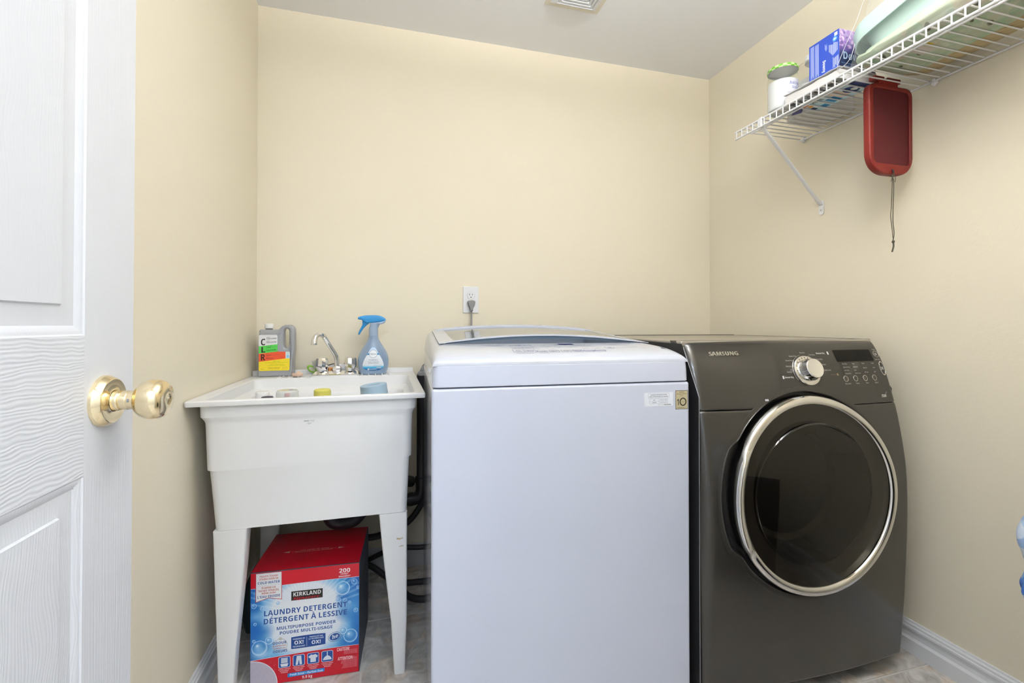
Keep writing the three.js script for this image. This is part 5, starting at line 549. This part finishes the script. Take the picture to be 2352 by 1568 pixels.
{ const w = 0.145, h = 0.125, d = 0.102, t = thing('softener_sheet_box', 'blue box of fabric softener sheets standing on the flyers', 'box', [1.389, DK + 0.0335, 0.877]);
  const side = canvas(410, 500, (x, W, Hh) => { x.fillStyle = '#2b4bb0'; x.fillRect(0, 0, W, Hh); const rot = Math.PI / 2, wh = '#dfe5f6'; for (let c = 0; c < 2; c++) for (let i = 0; i < 6; i++) { x.fillStyle = 'rgba(205,214,240,0.85)'; x.fillRect(22 + c * 66 + i * 9, 20 + (c * 8), 5, 440 - (i * 37 % 60)); }
    T(x, 'Downy', 212, 360, 'bold 58px sans-serif', '#f2f4fb', 'center', 150, rot); for (let i = 0; i < 4; i++) { x.fillStyle = 'rgba(205,214,240,0.85)'; x.fillRect(224 + i * 8, 90 + (i * 13 % 30), 4, 70); } for (let i = 0; i < 10; i++) { x.fillStyle = 'rgba(215,222,244,0.85)'; x.fillRect(278 + i * 12, 130 + (i * 29 % 24), 7, 150 - Math.abs(5 - i) * 12); } for (let i = 0; i < 7; i++) { x.fillStyle = 'rgba(215,222,244,0.85)'; x.fillRect(330 + i * 11, 310 + (i * 17 % 20), 6, 140 - (i * 31 % 50)); }
    const g = x.createRadialGradient(352, 90, 4, 358, 96, 36); g.addColorStop(0, '#bfe6ff'); g.addColorStop(1, '#1668c8'); x.fillStyle = g; x.beginPath(); x.arc(358, 94, 34, 0, 6.3); x.fill(); T(x, 'P&G', 358, 94, 'bold 24px sans-serif', '#eef6ff', 'center', 40, 0); x.fillStyle = '#e9ebf4'; x.fillRect(350, 18, 42, 44); });
  const front = canvas(580, 500, (x, W, Hh) => { const r = rng(13); const g = x.createLinearGradient(0, 0, 0, Hh); g.addColorStop(0, '#b9a6cf'); g.addColorStop(0.5, '#5a4d86'); g.addColorStop(0.62, '#1f2c52'); g.addColorStop(1, '#18233f'); x.fillStyle = g; x.fillRect(0, 0, W, Hh); for (let i = 0; i < 90; i++) { x.fillStyle = ['rgba(206,176,214,0.8)', 'rgba(150,118,186,0.8)', 'rgba(94,68,140,0.8)', 'rgba(226,206,230,0.7)'][Math.floor(r() * 4)]; x.beginPath(); x.ellipse(r() * W, r() * 250, 12 + 22 * r(), 8 + 16 * r(), r() * 3, 0, 6.3); x.fill(); } T(x, 'Downy', 250, 318, 'bold 130px sans-serif', '#a9c0d4', 'center', 400); x.fillStyle = '#5d7390'; x.fillRect(30, 410, 500, 8); T(x, 'fabric softener sheets', 250, 450, '34px sans-serif', '#9fb2c8', 'center', 380); });
  part('carton', box(w, h, d, 0, h / 2, 0, 0.001), mat(0.03, 0.06, 0.35, 0.4), t);
  part('printed_side', new THREE.PlaneGeometry(d - 0.001, h - 0.001).rotateY(-Math.PI / 2).translate(-w / 2 - 0.0004, h / 2, 0), paper(side, 0.35), t); part('printed_front', new THREE.PlaneGeometry(w - 0.001, h - 0.001).translate(0, h / 2, d / 2 + 0.0004), paper(front, 0.35), t); }
{ const t = thing('clear_cup', 'small clear plastic cup between the canister and the blue box', 'cup', [1.352, DK + 0.033, 0.787]); part('cup', lathe([[0.0001, 0.0], [0.017, 0.0], [0.018, 0.002], [0.021, 0.028], [0.0195, 0.028], [0.0165, 0.003], [0.0001, 0.0025]], 40), mat(0.93, 0.94, 0.95, 0.08, 0, { phys: { transmission: 0.85, thickness: 0 } }), t); part('rim', new THREE.TorusGeometry(0.0205, 0.001, 8, 40).rotateX(Math.PI / 2).translate(0, 0.028, 0), mat(0.85, 0.86, 0.88, 0.3), t); }

// wrapped bundles on the shelf, seen through the wires
function bundle(name, label, x0, x1, z0, z1, y0, hgt, tex, seed, tone) {
  const t = thing(name, label, 'bundle', [(x0 + x1) / 2, y0, (z0 + z1) / 2]); const ax = (x1 - x0) / 2, az = (z1 - z0) / 2, n = 72, L = [];
  for (let k = 0; k <= 28; k++) { const s = k / 28, e = Math.pow(Math.sin(Math.PI * clamp(0.02 + 0.96 * s)), 0.22), lp = []; for (let i = 0; i < n; i++) { const a = -i / n * 6.2832, c = Math.cos(a), q = Math.sin(a), p = 0.28, X = Math.sign(c) * Math.pow(Math.abs(c), p) * ax * e, Z = Math.sign(q) * Math.pow(Math.abs(q), p) * az * e, w = N3(X * 14 + seed, s * 3, Z * 14) * 0.007 + Math.abs(N3(X * 30, s * 5 + seed, Z * 30)) * 0.004; lp.push(V(X * (1 + w * 1.2), hgt(Z / az) * s + (s > 0.05 ? w * (0.3 + s) : 0.0), Z * (1 + w))); } L.push(lp); }
  const g = loft(L, true, true, 1.0), p = g.attributes.position, uv = g.attributes.uv; for (let i = 0; i < p.count; i++) uv.setXY(i, (p.getX(i) + ax) / (2 * ax), (p.getZ(i) + az) / (2 * az));
  part('wrapped_cloth', g, paper(tex, 0.65), t); return t;
}
const greenTex = canvas(512, 512, (x, W) => { const r = rng(44); x.fillStyle = '#b9c4ae'; x.fillRect(0, 0, W, W); const blob = (a, b, c, w, h, o = 0) => { x.fillStyle = c; x.save(); x.translate(a, b); x.rotate(o); x.beginPath(); x.ellipse(0, 0, w, h, 0, 0, 6.3); x.fill(); x.restore(); };
  for (let i = 0; i < 140; i++) blob(r() * W * 0.7, r() * W, ['rgba(150,182,150,0.35)', 'rgba(176,196,170,0.4)', 'rgba(204,210,192,0.4)', 'rgba(128,168,140,0.28)', 'rgba(196,178,160,0.3)'][Math.floor(r() * 5)], 15 + 50 * r(), 8 + 26 * r(), r() * 3);
  x.fillStyle = '#b7a67e'; x.beginPath(); x.moveTo(340, 0); x.lineTo(512, 0); x.lineTo(512, 512); x.lineTo(390, 512); x.lineTo(350, 250); x.fill(); for (let i = 0; i < 60; i++) { x.strokeStyle = ['rgba(140,116,66,0.35)', 'rgba(226,214,180,0.4)'][i % 2]; x.lineWidth = 2 + 4 * r(); const a = 340 + r() * 170, b = r() * 512; x.beginPath(); x.moveTo(a, b); x.lineTo(a + 60 * r(), b - 90 * r()); x.stroke(); }
  for (const [a, b, w] of [[60, 60, 16], [120, 96, 22], [150, 120, 14], [250, 110, 22], [40, 210, 24], [200, 330, 24], [70, 400, 20], [240, 430, 16], [110, 240, 12]]) { blob(a, b, 'rgba(70,66,52,0.6)', w, w * 0.45, 0.4); blob(a + 4, b, 'rgba(30,28,22,0.5)', w * 0.5, w * 0.25, 0.3); }
  x.fillStyle = '#c9c2bd'; x.fillRect(120, 290, 110, 46); x.fillStyle = '#d9bb3c'; x.fillRect(96, 268, 26, 16); x.fillRect(128, 262, 50, 16); blob(60, 28, 'rgba(140,96,92,0.6)', 40, 16, 0.2); x.fillStyle = 'rgba(206,180,156,0.8)'; x.fillRect(0, 0, 60, 40); });
bundle('wrapped_bundle', 'bundle of pale green and beige wrapped packets lying on the wire shelf', 1.288, 1.568, 0.978, 1.296, DK, s => 0.036 + 0.020 * (s + 1), greenTex, 3);
const pinkTex = canvas(256, 256, (x, W) => { const r = rng(45); x.fillStyle = '#d2c4b6'; x.fillRect(0, 0, W, W); for (let i = 0; i < 90; i++) { x.fillStyle = ['rgba(228,206,186,0.5)', 'rgba(186,172,158,0.45)', 'rgba(210,206,196,0.5)', 'rgba(150,146,120,0.35)', 'rgba(226,196,160,0.4)'][i % 5]; x.beginPath(); x.ellipse(r() * W, r() * W, 10 + 36 * r(), 6 + 16 * r(), r() * 3, 0, 6.3); x.fill(); } x.fillStyle = 'rgba(112,78,52,0.7)'; x.fillRect(190, 0, 66, 60); });
bundle('wrapped_bundle', 'bundle of pinkish beige cloth at the camera end of the wire shelf', 1.292, 1.568, 1.302, 1.60, DK, s => 0.11, pinkTex, 9);

// mint wash basin in a clear bag, lying on the green bundle
{ const t = thing('wash_basin', 'mint green plastic wash basin resting tilted on the shelf bundle', 'basin', [1.44, 1.822, 1.115]); t.rotation.x = -13 * Math.PI / 180;
  const L = []; for (const [a, b, r, y] of [[0.088, 0.112, 0.05, 0], [0.094, 0.118, 0.052, 0.004], [0.106, 0.131, 0.058, 0.075], [0.109, 0.135, 0.06, 0.088], [0.111, 0.137, 0.062, 0.090], [0.120, 0.148, 0.07, 0.0905], [0.126, 0.156, 0.072, 0.082], [0.1275, 0.159, 0.074, 0.058], [0.1305, 0.162, 0.075, 0.0575], [0.1300, 0.160, 0.074, 0.094], [0.126, 0.154, 0.072, 0.108], [0.116, 0.142, 0.065, 0.111], [0.111, 0.137, 0.062, 0.105], [0.105, 0.130, 0.058, 0.075], [0.092, 0.116, 0.05, 0.006], [0.085, 0.108, 0.048, 0.004]]) L.push(rr(-a, a, -b, b, r, y, 10));
  part('basin_shell', loft(L, true, true, 0.8), mat(0.55, 0.76, 0.70, 0.3), t); part('handle_slot', loft([[0.03, 0.162, 0.082], [0.03, 0.1622, 0.090]].map(([w, z, y]) => [V(-w, y, -z), V(w, y, -z), V(w, y, -z + 0.003), V(-w, y, -z + 0.003)])), mat(0.36, 0.55, 0.50, 0.4), t); }
{ const n = 96, L = [], X0 = 1.296, X1 = 1.572; for (let k = 0; k <= 44; k++) { const s = k / 44, lp = [], zA = lerp(0.934, 1.012, Math.pow(s, 0.8)), zB = lerp(1.297, 1.285, s), ax = (X1 - X0) / 2 - 0.006 * s, az = (zB - zA) / 2; for (let i = 0; i < n; i++) { const a = -i / n * 6.2832, c = Math.cos(a), q = Math.sin(a), X = Math.sign(c) * Math.pow(Math.abs(c), 0.34) * ax, Z = Math.sign(q) * Math.pow(Math.abs(q), 0.4) * az, f = 0.0035 * N3(c * 4 + 3, s * 2.5, q * 4) + 0.003 * Math.abs(N3(c * 11, s * 5, q * 11)); lp.push(V((X0 + X1) / 2 + X - Math.sign(c) * f * 0.9, DK + 0.0006 + 0.235 * s + 0.005 * N3(c * 5, 2, q * 5) * (s > 0.02 ? 1 : 0), (zA + zB) / 2 + Z - Math.sign(q) * f)); } L.push(lp); }
  const t = thing('clear_plastic_bag', 'crumpled clear plastic bag wrapped around the mint basin', 'bag', [1.434, DK + 0.0006, 1.115]); wpart('film', loft(L, false, false, 1.2), mat(0.90, 0.92, 0.93, 0.10, 0, { transparent: true, opacity: 0.09, side: THREE.DoubleSide }), t);
  const edge = mat(0.84, 0.86, 0.88, 0.3, 0, { transparent: true, opacity: 0.6 });
  wpart('bag_edge', tube([[1.300, 1.776, 0.968], [1.299, 1.783, 0.945], [1.302, 1.799, 0.932], [1.309, 1.816, 0.930], [1.313, 1.86, 0.950], [1.316, 1.913, 0.980], [1.318, 1.95, 0.995], [1.32, 1.99, 1.012]], 0.0008, 60, 6), edge, t);
  wpart('bag_edge', tube([[1.302, 1.799, 0.932], [1.297, 1.792, 0.950], [1.293, 1.796, 0.972], [1.293, 1.812, 0.985], [1.295, 1.838, 0.992]], 0.0009, 40, 6), edge, t);
}

// red container hanging through the wires
{ const t = thing('hanging_container', 'flat red plastic container hanging upside down from the wire shelf', 'container', [1.473, 1.484, 0.9557]); const w = 0.0885, h = 0.272;
  const out = (o) => { const s = new THREE.Shape(), x = w - o, r = 0.055 - o * 0.8, r2 = 0.03 - o * 0.5; s.moveTo(-0.02, o); s.lineTo(0.02, o); s.bezierCurveTo(0.05, o, x - 0.004, 0.016 + o, x - 0.001, 0.058); s.lineTo(x, h - o - r2); s.quadraticCurveTo(x, h - o, x - r2, h - o); s.lineTo(-x + r2, h - o); s.quadraticCurveTo(-x, h - o, -x, h - o - r2); s.lineTo(-x + 0.001, 0.058); s.bezierCurveTo(-x + 0.004, 0.016 + o, -0.05, o, -0.02, o); return s; };
  const S = out(0); const ih = rrShape(-w + 0.0185, w - 0.0115, 0.033, h - 0.0125, 0.014, THREE.Path); S.holes.push(ih);
  part('rim', creased(extrude(S, 0.021, 0.0045, 18, 4), 0.9).translate(0, 0, -0.0105), mat(0.16, 0.006, 0.003, 0.5), t, 'rounded orange-red rim');
  part('panel', extrude(rrShape(-w + 0.012, w - 0.006, 0.026, h - 0.008, 0.012), 0.0135, 0.001).translate(0, 0, -0.0085), mat(0.075, 0.001, 0.004, 0.7), t, 'dark crimson recessed panel');
  part('neck', merge([slab(-0.045, 0.030, h - 0.004, h + 0.014, -0.009, 0.009, 0.003), slab(-0.066, -0.024, h + 0.010, h + 0.0245, -0.009, 0.009, 0.003), slab(-0.012, 0.042, h + 0.010, h + 0.0245, -0.009, 0.009, 0.003)]), mat(0.18, 0.008, 0.004, 0.45), t); }
{ const t = thing('cord_loop', 'knotted dark olive cord loop hanging from the hole in the red container', 'cord', [1.473, 1.4925, 0.9557]); const m = mat(0.055, 0.05, 0.03, 0.8);
  part('strand', tube([[0.0, 0.002, 0.012], [0.001, -0.008, 0.013], [-0.002, -0.03, 0.012], [-0.005, -0.10, 0.011], [-0.0085, -0.135, 0.011], [-0.004, -0.17, 0.011], [0.001, -0.208, 0.011]], 0.0011, 60, 6), m, t); part('strand', tube([[0.0, 0.002, -0.011], [0.003, -0.010, 0.004], [0.0015, -0.03, 0.013], [0.0005, -0.10, 0.012], [-0.001, -0.15, 0.012], [0.003, -0.185, 0.012], [0.001, -0.208, 0.011]], 0.0011, 60, 6), m, t);
  part('eye_wrap', tube([[0, 0.004, -0.0125], [0, 0.006, 0], [0, 0.004, 0.0125], [0.001, -0.005, 0.0135]], 0.0024, 20, 8), M.black, t); part('knot', merge([new THREE.TorusKnotGeometry(0.0028, 0.0013, 48, 6).translate(0.001, -0.212, 0.011), new THREE.TorusKnotGeometry(0.0022, 0.0012, 40, 6).translate(0, -0.013, 0.013)]), m, t);
  part('bow_tail', merge([tube([[0, -0.013, 0.013], [0.006, -0.012, 0.013], [0.0085, -0.020, 0.013], [0.007, -0.032, 0.013]], 0.0009, 20, 6), tube([[0, -0.013, 0.013], [-0.005, -0.020, 0.013], [-0.009, -0.032, 0.013]], 0.0009, 20, 6)]), m, t); part('end_tail', tube([[0.001, -0.214, 0.011], [0.002, -0.225, 0.011], [-0.001, -0.235, 0.011], [-0.004, -0.243, 0.011]], 0.0021, 20, 8), m, t); }

// stuffed bag at the right edge of the picture, resting on an added hamper, out of view, that darkens the dryer door reflection
{ const t = thing('added_hamper', 'added black hamper out of view, holding the bag and darkening the dryer door reflection', 'hamper', [1.24, 0, 1.66]); t.scale.y = 0.9; const m = mat(0.02, 0.02, 0.022, 0.8), L = [];
  for (const [a, y] of [[0.155, 0], [0.158, 0.01], [0.168, 0.3], [0.172, 0.555], [0.172, 0.565], [0.166, 0.565], [0.163, 0.30], [0.15, 0.02]]) L.push(rr(-a, a, -a, a, 0.04, y, 6)); part('basket', loft(L, true, true, 0.6), m, t);
  part('lid', loft([[0.17, 0.5655], [0.174, 0.568], [0.174, 0.574], [0.168, 0.579]].map(([a, y]) => rr(-a, a, -a, a, 0.04, y, 6)), true, true, 0.6), m, t); part('handle', tube([[-0.05, 0.578, 0], [-0.045, 0.60, 0], [0.045, 0.60, 0], [0.05, 0.578, 0]], 0.006, 30, 8), m, t); }
{ const t = thing('stuffed_bag', 'stuffed white and blue patterned plastic bag at the right edge of the picture', 'bag', [1.126, 0.5215, 1.497]); const r = rng(77);
  const tex = canvas(256, 512, (x, W, Hh) => { x.fillStyle = '#dfe8f2'; x.fillRect(0, 0, W, Hh); for (let i = 0; i < 70; i++) { x.fillStyle = ['rgba(150,190,228,0.55)', 'rgba(198,218,238,0.6)', 'rgba(96,146,214,0.5)', 'rgba(240,244,250,0.7)'][i % 4]; x.beginPath(); x.ellipse(r() * W, r() * Hh, 8 + 26 * r(), 10 + 40 * r(), r() * 0.8 - 0.4, 0, 6.3); x.fill(); } x.fillStyle = 'rgba(70,122,206,0.75)'; for (let i = 0; i < 26; i++) { x.beginPath(); x.ellipse(r() * W, Hh * (0.70 + 0.2 * r()), 10 + 26 * r(), 6 + 18 * r(), r() * 2, 0, 6.3); x.fill(); } });
  tex.wrapS = THREE.RepeatWrapping; const pr = [[0, 0.036], [0.010, 0.054], [0.032, 0.0665], [0.046, 0.0680], [0.062, 0.0640], [0.078, 0.0615], [0.095, 0.0650], [0.12, 0.0700], [0.145, 0.0690], [0.172, 0.058], [0.195, 0.042], [0.222, 0.018], [0.236, 0.012], [0.246, 0.020], [0.252, 0.024]];
  const L = []; for (let k = 0; k <= 60; k++) { const y = 0.252 * k / 60, R = sinterp(y, pr.map(p => p[0]), pr.map(p => p[1])), lp = []; for (let i = 0; i < 72; i++) { const a = -i / 72 * 6.2832, pl = y < 0.10 ? 0.03 * Math.sin(a * 14 + y * 90) * smooth(0, 0.03, y) * (1 - smooth(0.085, 0.105, y)) : 0.05 * smooth(0.17, 0.23, y) * Math.sin(a * 11), q = 1 + pl + 0.04 * N3(Math.cos(a) * 1.4, y * 14, Math.sin(a) * 1.4); lp.push(V(R * q * Math.cos(a), y, R * q * Math.sin(a))); } L.push(lp); }
  part('sack', loft(L, true, false, 1.0), paper(tex, 0.35), t); part('tie', new THREE.TorusGeometry(0.0125, 0.002, 8, 30).rotateX(Math.PI / 2).translate(0, 0.236, 0), mat(0.75, 0.8, 0.88, 0.4), t); }

renderer.render(scene, camera);
